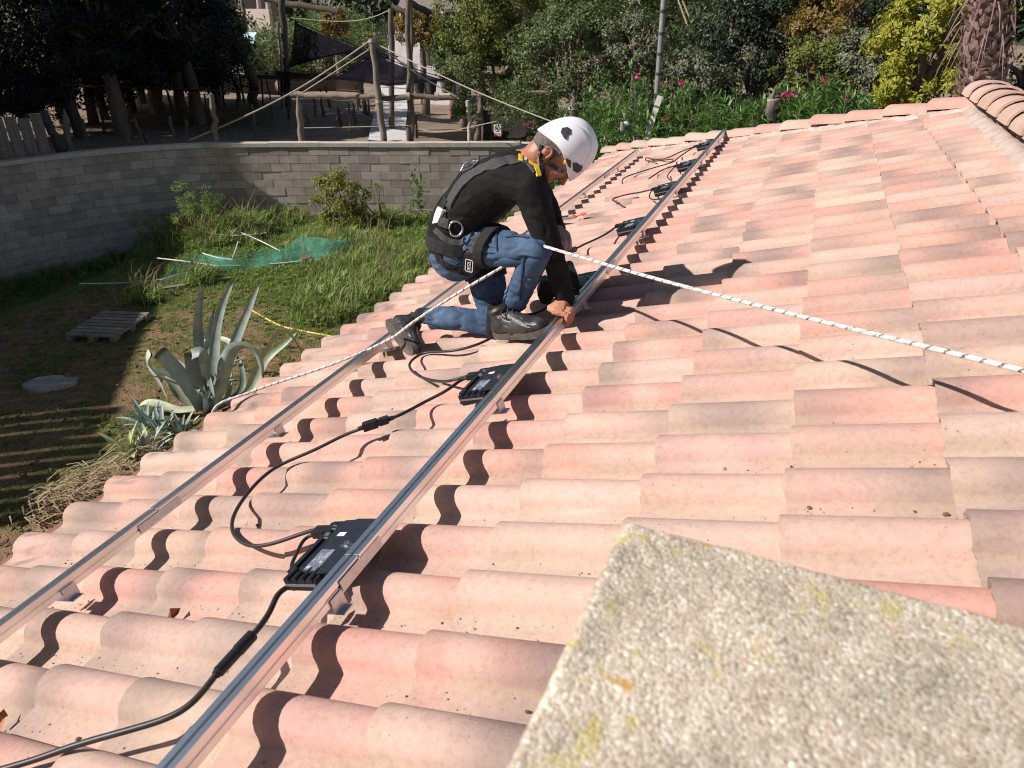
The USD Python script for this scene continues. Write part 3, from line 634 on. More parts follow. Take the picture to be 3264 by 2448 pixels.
for i in range(9):
    a = np.array([-9.35 + i * .06, 15.25 + .03 * i, 0]); part(t, 'stalk', tube(spline([a, a + [.12, .05, .35 + .03 * (i % 3)], a + [.35 + .05 * i, .02, .55 - .06 * (i % 4)]], 8), .006, 5), DEAD)
# ---- the agave
def agave_look():
    nodes = {'tc': ('texture_coordinate', {}), 'n': ('noise_texture', {'scale': 6.0, 'detail': 5}), 'r': ('rgb_ramp', {'ramp': [(.3, (.21, .265, .235)), (.7, (.34, .40, .355))]}), 'a': ('attribute', {'attribute': 'col'}), 'm': ('mix', {'mix_type': 'multiply', 'fac': 1.0}), 'p': ('principled_bsdf', {'roughness': .5, 'specular_ior_level': .4})}
    return usdkit.material(stage, '/World/Looks/agave_look', nodes, [('tc.object', 'n.vector'), ('n.fac', 'r.fac'), ('r.color', 'm.color1'), ('a.color', 'm.color2'), ('m.color', 'p.base_color')], surface='p.BSDF')
AGV = agave_look()
def blade(path, width, axis, n=26, cup=.28, th=.006, tip=.0, prof=None, twist=0):
    """agave leaf along a path: channelled, thick at the base, tapering to a spine"""
    P = spline(path, n); t = np.linspace(0, 1, n); tg = np.gradient(P, axis=0); tg /= np.linalg.norm(tg, axis=1, keepdims=True)
    w = 1.06 * width * (.62 + .75 * t ** .6 * (1 - t) ** .15) * np.clip((1 - t) / .62, 0, 1) ** .62 if prof is None else 1.12 * width * np.interp(t, *prof)
    inw = np.asarray(axis) - P; inw -= tg * (inw * tg).sum(1, keepdims=True); inw /= np.linalg.norm(inw, axis=1, keepdims=True) + 1e-9
    for i in range(1, n):                                   # keep one side up all along
        v = inw[i - 1] - tg[i] * (inw[i - 1] @ tg[i]); v = v / (np.linalg.norm(v) + 1e-9)
        inw[i] = unit(v * .85 + inw[i] * .15) if (v @ inw[i]) > 0 else v
    s = np.cross(tg, inw); o = np.linspace(-1, 1, 7)
    top = P[:, None] + s[:, None] * (o[None, :, None] * w[:, None, None] / 2) + inw[:, None] * ((o ** 2 * cup)[None, :, None] * w[:, None, None] / 2)
    thk = (th + .02 * (1 - t) ** 2)[:, None] * (1 - o ** 2 * .85)[None]
    bot = top - inw[:, None] * thk[..., None]
    m1, m2 = grid_mesh(top), grid_mesh(bot[:, ::-1])
    return cat_([m1, m2])
ag = thing('agave', 'large grey-green agave with some broken drooping leaves, growing at the eave', 'agave', (-7.1, 6.4, 0))
AX = np.array([-7.05, 6.4, 1.6])
def ap(l): return [at_y(x, y, yy) for x, y, yy in l]
AB = np.array([-7.05, 6.42, .12])
def leaf(l, w, tint=(1, 1, 1), prof=None, axis=None, cup=.28, base=True, label=None):
    p = ap(l)
    if base: p = [AB + (p[0] - AB) * .25 * np.array([1, 1, 0]) + [0, 0, 0]] + p
    m = blade(p, w, AX + [1.3, -1.4, .7] if axis is None else axis + [.8, -.8, 0], prof=prof, cup=cup)
    c_ = np.tile(np.asarray(tint, float), (len(m.vertices), 1)); k_ = np.tile(np.repeat(np.arange(26), 7), 2); c_[k_ >= 24] = [.35, .22, .16]; c_ *= (.86 + .28 * meshkit.noise(np.asarray(m.vertices) * [14, 14, 5], 6))[:, None]
    part(ag, 'leaf', m, AGV, smooth=True, col=c_, label=label)
STUB = ([0, .5, .95, 1], [.8, 1.0, .95, .9])
leaf([(645, 1240, 6.4), (636, 1117, 6.35), (633, 1000, 6.3), (653, 888, 6.25)], .135)
leaf([(680, 1244, 6.75), (667, 1122, 6.9), (673, 1040, 7.0), (684, 980, 7.05)], .12)
leaf([(687, 1244, 6.35), (687, 1136, 6.3), (702, 1000, 6.3), (750, 884, 6.25)], .15)
leaf([(720, 1190, 6.7), (752, 1090, 6.8), (788, 1000, 6.85), (833, 888, 6.9)], .14)
leaf([(606, 1238, 6.2), (552, 1168, 6.1), (506, 1119, 6.0)], .17, prof=STUB)
leaf([(480, 1128, 5.97), (474, 1150, 5.96), (500, 1200, 6.0), (540, 1285, 6.1)], .15, (1.9, 1.65, 1.5), prof=([0, .15, .5, 1], [1.0, 1, .75, .1]), axis=AX + [-1.5, -1.5, 2], base=False, label='snapped bleached leaf tip hanging down')
leaf([(644, 1252, 6.15), (620, 1190, 6.05), (610, 1124, 6.0)], .155, (.62, .62, .66), prof=STUB)
leaf([(612, 1130, 5.98), (640, 1123, 6.0), (655, 1190, 6.1), (650, 1250, 6.2)], .12, (.9, .9, .9), prof=([0, .5, 1], [1, .8, .5]), base=False)
leaf([(706, 1211, 6.2), (731, 1130, 6.15), (768, 1102, 6.15), (807, 1117, 6.2), (831, 1163, 6.25), (839, 1209, 6.3)], .17, (1.05, 1.05, 1.05), axis=AX + [0, 2.5, 1.5])
leaf([(780, 1249, 6.7), (823, 1163, 6.8), (861, 1103, 6.85), (905, 1052, 6.9), (928, 1070, 6.95), (962, 1122, 7.0)], .13, (1.25, 1.15, .9), axis=AX + [0, 2, 2])
leaf([(801, 1244, 6.9), (847, 1152, 7.1), (915, 1090, 7.3), (953, 1049, 7.4)], .11, (.95, .95, .75))
leaf([(560, 1308, 6.2), (505, 1290, 6.15), (455, 1288, 6.1), (437, 1340, 6.05)], .14, (1.8, 1.65, 1.25), axis=AX + [0, 0, 3])
leaf([(725, 1271, 6.5), (733, 1211, 6.55), (737, 1176, 6.6)], .10, (1.3, 1.3, 1.3))
leaf([(660, 1300, 6.2), (650, 1230, 6.15), (628, 1170, 6.15)], .13, (1.0, 1.0, 1.0))
leaf([(690, 1290, 6.1), (672, 1220, 6.1), (640, 1140, 6.15)], .12, (.9, .95, .95))
leaf([(580, 1270, 6.4), (545, 1215, 6.5), (520, 1205, 6.6), (512, 1250, 6.6)], .12, (.9, .75, .55), axis=AX + [0, 0, 3])
leaf([(765, 1250, 6.9), (770, 1170, 7.1), (750, 1130, 7.2)], .09, (.5, .55, .5))
leaf([(700, 1200, 6.9), (740, 1105, 7.2), (690, 1078, 7.3), (640, 1092, 7.3), (610, 1118, 7.3)], .08, (1.1, 1.15, 1.0), axis=AX + [0, 0, 3])
for i in range(7):
    a = i * .9; leaf_p = [AB + [0, 0, .1], AB + [.25 * math.cos(a), .2 * math.sin(a), .4], AB + [.75 * math.cos(a), .6 * math.sin(a), .55 + .1 * (i % 3)]]
    m = blade(leaf_p, .11, AX + [0, 0, 1]); part(ag, 'leaf', m, AGV, smooth=True, col=np.tile((.85, .9, .85), (len(m.vertices), 1)))
# pups and yucca clumps by the eave
def pup(px, py, y, size, seed, label, tint, n=14):
    b = at_z(px, py, .02); rr = np.random.default_rng(seed); t = thing('agave_pup', label, 'plant', b, group='young rosettes at the agave foot')
    for i in range(n):
        a = i * 2.4 + rr.uniform(-.3, .3); e = rr.uniform(.35, 1.25); L = size * rr.uniform(.6, 1.15); d = np.array([math.cos(a) * math.cos(e), math.sin(a) * math.cos(e), math.sin(e)])
        m = blade([b, b + d * L * .5 + [0, 0, L * .08], b + d * L - [0, 0, L * .05]], L * .15, b + [0, 0, 1.5], n=10, th=.003); part(t, 'leaf', m, AGV, smooth=True, col=np.tile(np.array(tint) * rr.uniform(.8, 1.2), (len(m.vertices), 1)))
pup(520, 1400, 5.5, .55, 1, 'blue-green young rosette left of the agave foot', (1.0, 1.1, 1.05)); pup(470, 1365, 5.5, .45, 2, 'small bluish rosette at the outer left of the agave', (1.0, 1.1, 1.1)); pup(585, 1400, 5.5, .4, 3, 'grey young rosette right under the agave leaves', (1.1, 1.1, 1.0)); pup(480, 1460, 5, .5, 4, 'young rosette half covered by dry leaves at the tile edge', (1.2, 1.2, 1.05)); pup(415, 1470, 5, .55, 5, 'yellowing young rosette with one tall sword leaf', (1.5, 1.4, .7))
STRAW = leaf_look('straw_look', (.34, .26, .15), (.58, .49, .35), .8, .15)
rr = np.random.default_rng(77); v, f = [], []
for i in range(520):
    q = rr.random(); c = at_z(90 + 420 * q + rr.normal(0, 35), 1660 - 200 * q + rr.normal(0, 30), .02); a = rr.uniform(-.9, .9) + .25; L = rr.uniform(.12, .5); d = np.array([math.cos(a), math.sin(a), rr.uniform(-.05, .45)]); s = np.array([-math.sin(a), math.cos(a), 0]) * rr.uniform(.003, .011); b = c + [0, 0, rr.uniform(0, .2)]
    k = len(v); m = b + d * L * .5 + [0, 0, .04]; e = b + d * L - [0, 0, .02]; v += [b - s, b + s, m + s, m - s, e]; f += [[k, k + 1, k + 2], [k, k + 2, k + 3], [k + 3, k + 2, k + 4]]
solo('dry_leaf_heap', trimesh.Trimesh(np.array(v), np.array(f), process=False), STRAW, 'heap of bleached strap-like dead leaves under the near eave', 'dead leaves', kind='stuff')
# ---- things lying in the yard
PALW = [look(f'pallet_wood_look_{q}', np.array((.20, .165, .13)) * f, np.array((.33, .28, .225)) * f, 5, .9, .3, 60, stretch=(1, 8, 8)) for q, f in enumerate((.85, 1, 1.12))]
pc0 = at_z(345, 1030, .14); pd = unit(at_z(380, 1062, .14) - at_z(230, 1055, .14)); pp = unit(np.cross([0, 0, 1.0], pd))
t = thing('pallet', 'weathered wooden pallet lying at the edge of the shade', 'pallet', [pc0[0], pc0[1], 0])
o = np.array([pc0[0], pc0[1], 0])
for i in range(8): part(t, 'board', obox(o, pd, pp, (0, 0, 1), (-.44, -.52 + i * .135, .118), (.44, -.52 + i * .135 + .098, .14 + .003 * (i % 2))), PALW[i % 3])
for a in (-.44, -.05, .34): part(t, 'bearer', obox(o, pd, pp, (0, 0, 1), (a, -.52, .095), (a + .1, .523, .117)), PALW[1])
for a in (-.44, -.05, .34):
    for b in (-.52, -.07, .38): part(t, 'block', obox(o, pd, pp, (0, 0, 1), (a, b, .02), (a + .1, b + .14, .094)), PALW[0])
    part(t, 'foot_board', obox(o, pd, pp, (0, 0, 1), (a, -.52, 0), (a + .1, .52, .02)), PALW[2])
rr = np.random.default_rng(6); sc0 = at_z(160, 1222, .05); a = np.linspace(0, 6.283, 15)[:-1]; R = .26 * (1 + rr.normal(0, .09, 14)); pg = Polygon(np.c_[R * np.cos(a) * 1.2, R * np.sin(a) * .75]).buffer(.03)
e = trimesh.creation.extrude_polygon(pg, .07, engine='earcut'); e.vertices = (np.asarray(e.vertices) + np.array([0, 0, meshkit.noise(np.array([1., 1, 1])) * 0])) @ rot_z(.5).T + [sc0[0], sc0[1], 0]
solo('flat_stone', e, look('field_stone_look', (.25, .23, .21), (.4, .37, .33), 9, .9, .8, 40), 'flat pale rounded stone slab lying in the shade', 'stone')
WPIPE = look('white_pipe_look', (.62, .60, .56), (.74, .72, .68), 9, .5)
PIPES = [([(502, 823), (590, 833), (687, 847)], .22, 'white rod at the left under the green net'), ([(520, 890), (600, 868), (700, 847), (768, 847)], .12, 'bent white rod along the front left edge of the green net'), ([(253, 904), (380, 902), (520, 890)], .10, 'thin white rod running into the deep shade'), ([(768, 741), (830, 768), (893, 800)], .22, 'straight white rod pointing back to the wall behind the net'), ([(646, 807), (700, 822), (741, 827)], .25, 'short white rod crossing the net near its middle'), ([(759, 770), (750, 800), (741, 822)], .28, 'short pale rod standing up out of the net'), ([(859, 842), (960, 832), (1000, 827), (1075, 828)], .14, 'white rod along the front right edge of the net over the stump'), ([(640, 740), (760, 750), (850, 742)], .2, 'thin white rod lying behind the net')]
for l, z, lb in PIPES: solo('white_rod', tube(spline([at_z(x, y, z) for x, y in l], 14), .0125, 7), WPIPE, lb, 'rod', group='white rods of the fallen net frame', smooth=True)
def net_look():
    nodes = {'g': ('geometry', {}), 'p': ('principled_bsdf', {'roughness': .6}), 'tr': ('transparent_bsdf', {}), 'm': ('mix_closure', {'fac': .5}), 'n': ('noise_texture', {'scale': 5.0, 'detail': 4}), 'r': ('rgb_ramp', {'ramp': [(.3, (.2, .2, .2)), (.7, (.6, .6, .6))]})}
    nodes['p'][1]['base_color'] = (.06, .36, .26)
    return usdkit.material(stage, '/World/Looks/green_net_look', nodes, [('g.position', 'n.vector'), ('n.fac', 'r.fac'), ('r.color', 'm.fac'), ('tr.BSDF', 'm.closure1'), ('p.BSDF', 'm.closure2')], surface='m.closure')
up_ = [(515, 893, .1), (565, 845, .3), (640, 815, .3), (735, 815, .35), (830, 800, .35), (905, 795, .3), (960, 765, .4), (1040, 762, .42), (1140, 775, .3)]
dn_ = [(520, 905, .04), (575, 885, .06), (640, 872, .06), (700, 858, .1), (790, 855, .08), (870, 848, .1), (960, 838, .1), (1060, 832, .1), (1120, 800, .1)]
U_, D_ = spline([at_z(*q) for q in up_], 60), spline([at_z(*q) for q in dn_], 60)
w = np.linspace(0, 1, 14)[None, :, None]; G = U_[:, None] * (1 - w) + D_[:, None] * w
G[..., 2] += (meshkit.fbm(G * 3.0, 4) - .45) * .25; G[..., 2] = np.maximum(G[..., 2], .05)
solo('green_net', grid_mesh(G), net_look(), 'crumpled green plastic netting fallen over the grass', 'net', smooth=True)
st = at_z(978, 848, 0); solo('log_stump', cat_([tube([st, st + [0, 0, .2]], [.13, .12], 16)]), BARK, 'short sawn log propping up the white rod', 'log', smooth=30)
solo('garden_hose', tube(spline([at_z(x, y, .03) for x, y in [(800, 988), (872, 1028), (905, 1042), (945, 1051), (1000, 1062), (1080, 1078), (1150, 1110)]], 40), .016, 8), look('yellow_hose_look', (.62, .46, .09), (.72, .58, .18), 6, .5), 'yellow garden hose lying on the grass at the eave', 'hose', smooth=True)
solo('timber_batten', obox(at_z(610, 910, .03), unit(at_z(690, 895, .03) - at_z(545, 918, .03)), unit(np.cross([0, 0, 1.0], unit(at_z(690, 895, .03) - at_z(545, 918, .03)))), (0, 0, 1), (-.75, -.05, 0), (.75, .05, .05)), PALW[1], 'pale wooden batten lying on the grass in front of the net', 'batten')

rr = np.random.default_rng(66); M_ = 9000
lp = np.c_[rr.uniform(-15, -2.6, M_), rr.uniform(2, 16.5, M_), np.full(M_, .035)]; q_ = to_px(lp); lp = lp[(q_[:, 0] > 0) & (q_[:, 0] < 1700) & (q_[:, 1] > 600) & (q_[:, 1] < 1800)]; lp = lp[rr.random(len(lp)) < np.clip(1.3 - lp[:, 1] * .085, .08, 1) * (.3 + .9 * meshkit.noise(np.c_[lp[:, :2] * 1.1, np.zeros(len(lp))], 4))]
lp[:, 2] += gz(lp[:, 0], lp[:, 1])
LIT = leaf_look('litter_look', (.16, .10, .055), (.46, .34, .2), .8, .15)
def scrap(n, L, sd):
    r_ = np.random.default_rng(sd); P = r_.normal(0, .05, (n, 3)) * [1, 1, .12]; N_ = r_.normal(0, .5, (n, 3)) + [0, 0, 1]; N_ /= np.linalg.norm(N_, axis=1, keepdims=True); return leaf_quads(P, N_, L, r_, .35)
instancer('leaf_litter', [(scrap(5, .05, 1), LIT), (scrap(4, .09, 2), LIT), (scrap(7, .03, 3), LIT)], lp, rr.choice(3, len(lp)), rr.uniform(.6, 1.3, len(lp)), rr.uniform(0, 6.28, len(lp)), 'brown leaf litter and straw scraps strewn over the bare yard soil', 'leaf litter')
b1 = np.array([-13.1, 13.2, float(gz(-13.1, 13.2))])
bush('weed_clump', 'tall feathery yellow-green weed clump at the wall bend, half in shade', 'weeds', b1, b1 + [0, 0, .5], (.9, .6, .62), 3600, .085, WEED, 47, clumps=60, clump_r=.2, bumpy=.6, asp=.22)
bush('weed_clump', 'smaller feathery weed clump left of the tall one', 'weeds', b1 + [-.9, -.7, 0], b1 + [-.9, -.7, .3], (.6, .5, .4), 1500, .08, WEED, 48, clumps=36, clump_r=.22, bumpy=.6, asp=.22)
# ------------------------------------------------------------------ beyond the wall
UZ = 1.62
def upper_soil():
    nodes = {'g': ('geometry', {}), 'n': ('noise_texture', {'scale': .9, 'detail': 6, 'roughness': .7}), 'r': ('rgb_ramp', {'ramp': [(.3, (.22, .17, .125)), (.7, (.40, .32, .245))]}), 'nb': ('noise_texture', {'scale': 30.0, 'detail': 6, 'roughness': .8}), 'r2': ('rgb_ramp', {'ramp': [(.3, (.6, .58, .55)), (.7, (1.3, 1.28, 1.25))]}), 'm': ('mix', {'mix_type': 'multiply', 'fac': 1.0}), 'b': ('bump', {'strength': 1.0, 'distance': .04}), 'p': ('principled_bsdf', {'roughness': .95, 'specular_ior_level': .1})}
    return usdkit.material(stage, '/World/Looks/gravel_soil_look', nodes, [('g.position', 'n.vector'), ('n.fac', 'r.fac'), ('g.position', 'nb.vector'), ('nb.fac', 'r2.fac'), ('r.color', 'm.color1'), ('r2.color', 'm.color2'), ('m.color', 'p.base_color'), ('nb.fac', 'b.height'), ('b.normal', 'p.normal')], surface='p.BSDF')
tl = np.array([(60, 44), (20, 28), (2, 21.0), (-3.0, 19.05)] + [tuple((wl(s) - out_at(s) * .17)[:2]) for s in np.linspace(.2, wseg[-1], 40)] + [(-17.4, 3), (-18, -6), (-20, -40)])
g = np.gradient(tl, axis=0); nn = np.c_[g[:, 1], -g[:, 0]]; nn /= np.linalg.norm(nn, axis=1, keepdims=True)
if (nn[4] @ out_at(1.0)[:2]) > 0: nn = -nn
ds = np.array([0, .5, 1.5, 3, 5, 8, 12, 18, 26, 36, 50, 75, 110])
G = np.zeros((len(tl), len(ds), 3)); G[..., :2] = tl[:, None] + nn[:, None] * ds[None, :, None]
G[..., 2] = UZ + np.clip(np.hypot(G[..., 0], G[..., 1]) - 34, 0, 60) * .045 + .06 * (meshkit.fbm(G * .7, 3) - .5)
m = grid_mesh(G); 
if m.face_normals[:, 2].mean() < 0: m.invert()
solo('upper_ground', m, upper_soil(), kind='structure', smooth=True)
TW = [look(f'rustic_wood_look_{q}', np.array((.16, .125, .095)) * f, np.array((.30, .25, .20)) * f, 9, .9, .7, 40, dist=.01, stretch=(3, 3, .4)) for q, f in enumerate((.32, .58, .9))]
ROPEB = look('old_rope_look', (.30, .26, .20), (.45, .40, .33), 60, .9)
def rope_bg(label, pts, r=.018, mat=ROPEB): solo('rope', tube(spline([at_y(*p) for p in pts], 30), r, 6), mat, label, 'rope', smooth=True)
def bgpost(label, a, b, r0, r1, mat=TW[1], seed=0, point=.0, name='wooden_post', cat='post', group=None, ties=None):
    A, B = at_y(*a), at_y(*b)
    if not ties: solo(name, post(A, B, r0, r1, seed, point=point), mat, label, cat, group, smooth=50); return
    t = thing(name, label, cat, A, group); part(t, 'shaft', post(A, B, r0, r1, seed, point=point), mat, smooth=50)
    for q in ties:
        c = A + (B - A) * q; d = unit(B - A)
        for k in range(3): part(t, 'rope_turn', tube([c + d * (.02 * k - .015), c + d * (.02 * k + .006)], [r0 * 1.15, r0 * 1.15], 10), ROPEB, smooth=40)
Yp = 16.6
bgpost('tall crooked main pole of the shade sails, ropes tied at its top', (1225, 465, Yp), (1186, 122, Yp), .085, .07, TW[2], 1, ties=[.97, .42])
bgpost('pointed pale post sticking up behind the wall left of the main pole', (964, 462, 16.2), (949, 297, 16.2), .085, .07, TW[2], 2, point=.22)
bgpost('short slanting pale post behind the wall under the long stay rope', (693, 462, 14.9), (672, 301, 14.9), .075, .06, TW[2], 3)
bgpost('dark slender sail pole in the middle of the concrete path', (1250, 430, 19.5), (1246, 28, 19.5), .085, .075, TW[1], 4)
bgpost('tall dark double pole at the right edge of the path', (1306, 462, 17.2), (1302, -30, 17.2), .075, .06, TW[1], 5)
bgpost('thin pole strapped beside the tall pole at the right of the path', (1313, 440, 17.6), (1309, 10, 17.6), .05, .045, TW[2], 6)
bgpost('very tall dark mast rising past the top of the view, left of the sail', (921, 372, 23), (899, -30, 23), .13, .11, TW[0], 7)
bgpost('thin pale sapling pole tied next to the tall dark mast', (906, 370, 22.5), (886, 70, 22.5), .06, .05, TW[2], 8)
bgpost('distant bare pole standing in front of the beige wall', (788, 152, 30), (768, -30, 30), .10, .08, TW[1], 9)
bgpost('thick dark leaning post at the left, rising from the wall top', (200, 487, 12.9), (136, 352, 12.9), .105, .10, TW[0], 10)
bgpost('pointed pale stake next to the thick leaning post at the left', (221, 482, 13.2), (203, 344, 13.2), .085, .07, TW[2], 11, point=.25)
bgpost('thin orange-brown stake left of the dark trunks', (243, 440, 15.5), (241, 328, 15.5), .03, .028, look('orange_stick_look', (.32, .19, .07), (.42, .27, .1), 9, .8), 12)
bgpost('gnarled pale post with a looped rope near the sail corner', (762, 345, 20.5), (752, 240, 20.5), .08, .07, TW[1], 13, ties=[.95])
bgpost('dark square-cut support post under the brown net canopy', (815, 350, 20), (796, 205, 20), .16, .16, TW[0], 14)
bgpost('carved spear-shaped post wound with rope beside the dark gate', (1524, 462, 17.6), (1531, 300, 17.6), .085, .07, TW[1], 15, point=.3, ties=[.52])
bgpost('carved spear-shaped post wound with rope above the man\'s helmet', (1825, 392, 13.2), (1830, 283, 13.2), .075, .062, TW[1], 16, point=.42, ties=[.42, .5])
bgpost('carved spear-shaped post wound with rope behind the hip caps', (2457, 384, 11.3), (2469, 279, 11.3), .07, .062, TW[1], 17, point=.42, ties=[.4, .48, .55])
bgpost('white painted post stump beside the path gate', (1498, 462, 17.5), (1490, 320, 17.5), .05, .05, look('white_bark_look', (.35, .31, .26), (.62, .58, .52), 9, .9), 18)
# beam on brackets
beam = thing('rail_beam', 'long rough log beam lashed across the sail poles above the wall', 'beam', at_y(1190, 310, 16.9))
part(beam, 'log', post(at_y(925, 303, 16.5), at_y(1208, 303, 16.7), .075, .07, 20, k=12), TW[2], smooth=50)
part(beam, 'log', post(at_y(1212, 310, 16.75), at_y(1457, 312, 17.2), .075, .065, 21, k=12), TW[1], smooth=50)
for x in (1066, 1215, 1300, 1392): c = at_y(x, 307, 16.8); part(beam, 'lashing', tube([c + RT * -.05, c + RT * .05], [.09, .09], 10), ROPEB, smooth=40)
rr = np.random.default_rng(90)
spots = [(330, 330), (372, 352), (415, 372), (450, 338), (498, 345), (510, 368), (548, 350), (556, 372), (590, 395), (625, 345), (660, 360), (700, 350), (716, 345), (640, 420), (470, 455), (415, 462), (455, 462), (285, 470), (335, 425), (870, 372), (863, 318), (920, 380), (1010, 370), (1032, 372), (1052, 345), (1135, 395), (1150, 345), (1160, 360), (1170, 366), (1178, 370), (1085, 402), (1070, 410), (1140, 350), (780, 330), (840, 345), (985, 400), (1120, 415), (885, 420), (740, 440), (820, 440), (1320, 365), (1328, 440), (1355, 300), (600, 455), (555, 460)]
for i, (x, y) in enumerate(spots):
    b = at_z(x, y, UZ); h = rr.uniform(.35, .95) * (1.5 if y < 350 else 1); b[2] -= .05
    solo('stake', post(b, b + [rr.normal(0, .06), rr.normal(0, .04), h], rr.uniform(.03, .07), .03, i, 6, 5), TW[rr.integers(0, 2)], 'short dark wooden stake standing in the shaded gravel beyond the wall', 'stake', 'stakes in the shaded enclosure', smooth=50)
# sails
def sail_look(name, c, tr):
    nodes = {'g': ('geometry', {}), 'n': ('noise_texture', {'scale': 3.0, 'detail': 4}), 'r': ('rgb_ramp', {'ramp': [(.3, tuple(np.array(c) * .8)), (.7, tuple(np.array(c) * 1.25))]}), 'p': ('principled_bsdf', {'roughness': .9, 'specular_ior_level': .0}), 'x': ('transparent_bsdf', {}), 'm': ('mix_closure', {'fac': tr})}
    return usdkit.material(stage, f'/World/Looks/{name}', nodes, [('g.position', 'n.vector'), ('n.fac', 'r.fac'), ('r.color', 'p.base_color'), ('p.BSDF', 'm.closure1'), ('x.BSDF', 'm.closure2')], surface='m.closure')
SAIL, NETB = sail_look('dark_sail_look', (.009, .008, .013), .05), sail_look('brown_net_look', (.022, .014, .011), .06)
def sail(label, c, sags, mat, n=24, cat='shade sail', name='shade_sail', belly=.25):
    """four-cornered cloth with hollow edges; sags = inward hollow of the sides"""
    A, B, C, D = [at_y(*p) for p in c]; s = np.linspace(0, 1, n); u = 4 * s * (1 - s)
    ctr = (A + B + C + D) / 4
    def edge(P, Q, k): return P + (Q - P) * s[:, None] + (ctr - (P + Q) / 2) * (k * u)[:, None] - np.array([0, 0, .05])
    ab, dc, ad, bc = edge(A, B, sags[0]), edge(D, C, sags[2]), edge(A, D, sags[3]), edge(B, C, sags[1])
    S, Tt = s[:, None, None], s[None, :, None]
    P = (1 - S) * ad[None] .transpose(0, 1, 2) if False else None
    G = np.zeros((n, n, 3))
    for i in range(n):
        for j in range(n):
            a, b = s[i], s[j]
            G[i, j] = (1 - b) * ab[i] + b * dc[i] + (1 - a) * ad[j] + a * bc[j] - ((1 - a) * (1 - b) * A + a * (1 - b) * B + a * b * C + (1 - a) * b * D)
            G[i, j, 2] -= belly * 16 * a * (1 - a) * b * (1 - b) * .35
    t = thing(name, label, cat, ctr); part(t, 'cloth', grid_mesh(G), mat, smooth=True)
    for e in (ab, dc, ad, bc): part(t, 'edge_rope', tube(e, .012, 6), SAIL if name == 'shade_sail' else TW[0], smooth=True)
    return t
sail('tall dark triangular shade sail rising to a point at the upper left', [(940, 55, 21), (942, 60, 21), (1160, 150, 20), (918, 207, 20.5)], (.0, .10, .10, .07), SAIL)
sail('dark shade sail spread low over the path, pinned under the main pole', [(1186, 160, 19), (1430, 246, 18.5), (1235, 262, 17.5), (1058, 240, 18)], (.10, .05, .10, .06), SAIL, belly=.5)
sail('small dark sail panel behind the main pole joining the two sails', [(1075, 158, 21), (1190, 140, 21), (1270, 175, 21), (1180, 185, 20.5)], (.1, .1, .1, .1), SAIL)
sail('large sagging brown-black net canopy under the dark trees at the left', [(150, 262, 15.2), (900, 292, 18), (905, 232, 24), (240, 205, 23)], (.04, .08, .05, .1), NETB, name='net_canopy', cat='canopy', belly=.35)
sail('dark netting panel hanging under the near sail edge on the left', [(870, 212, 19), (1170, 232, 18.4), (1160, 286, 18.4), (885, 292, 19)], (.1, .05, .3, .05), NETB, name='hanging_net', cat='net', belly=.1)
rope_bg('long stay rope slanting from the main pole top down to the wall at the left', [(1182, 128, 16.6), (930, 295, 15.8), (600, 449, 14.6)], .022)
rope_bg('second stay rope running just under the long one to the log beam', [(1176, 158, 16.7), (1050, 240, 16.6), (958, 299, 16.5)], .015)
rope_bg('light rope from the main pole top down to the right end of the log', [(1190, 132, 16.7), (1330, 235, 17), (1450, 305, 17.2)], .016)
rope_bg('long thin rope from the main pole toward the man\'s helmet', [(1192, 136, 16.7), (1480, 275, 15.8), (1610, 330, 15.4), (1765, 390, 15)], .014)
rope_bg('sagging rope between the mast and the dark pole across the pale reeds', [(905, 55, 23), (1080, 68, 23), (1246, 30, 20)], .012)
rope_bg('sagging line from the left tree to the square support post', [(270, 190, 15), (520, 212, 18), (790, 207, 20), (820, 165, 21)], .011)
rope_bg('sagging guard rope low over the path behind the wall', [(964, 408, 16.5), (1120, 405, 16.8), (1302, 400, 17.1)], .012)
rope_bg('sagging guard rope right of the path', [(1306, 402, 17.1), (1390, 420, 17), (1500, 405, 17), (1590, 385, 16.8)], .012)
# path, gate, sign
CONC = look('path_concrete_look', (.46, .44, .43), (.60, .57, .55), 3, .9, .3, 40)
q = [at_z(1172, 470, UZ), at_z(1306, 470, UZ), at_z(1302, 264, UZ), at_z(1213, 268, UZ)]
solo('path', trimesh.Trimesh(np.array(q) + [0, 0, .085], [[0, 1, 2], [0, 2, 3]], process=False), CONC, kind='structure')
gA, gB = at_y(1543, 452, 18.3), at_y(1678, 452, 18.3); gd = unit(gB - gA); gw = np.linalg.norm(gB - gA); gn = np.cross(gd, [0, 0, 1.0])
GD = look('dark_gate_look', (.018, .014, .012), (.035, .028, .024), 9, .7)
t = thing('gate', 'dark brown gate panel half hidden by leaves, prohibition sign hung on it', 'gate', gA)
gh = at_y(1543, 352, 18.3)[2] - gA[2]
for k in range(6): part(t, 'plank', obox(gA, gd, gn, (0, 0, 1), (k * gw / 6 + .004, -.02, -.3), ((k + 1) * gw / 6 - .004, .02, gh)), GD)
for z in (.1, gh - .1): part(t, 'rail', obox(gA, gd, gn, (0, 0, 1), (0, .022, z), (gw, .05, z + .07)), GD)
part(t, 'frame_post', obox(gA, gd, gn, (0, 0, 1), (-.06, -.03, -.3), (-.004, .03, gh + .03)), TW[2])
s0 = at_y(1577, 433, 18.22); s1 = at_y(1600, 397, 18.22); sw, sh = np.linalg.norm((s1 - s0)[:2]), s1[2] - s0[2]
if gn @ (EYE - gA) < 0: gn = -gn
t = thing('prohibition_sign', 'small white no-entry hand sign with pink strip on the dark gate', 'sign', s0)
sg = s0 + gn * .06
part(t, 'board', obox(sg, gd, gn, (0, 0, 1), (0, -.006, 0), (sw, .0, sh)), look('sign_white_look', (.62, .58, .56), None, rough=.5))
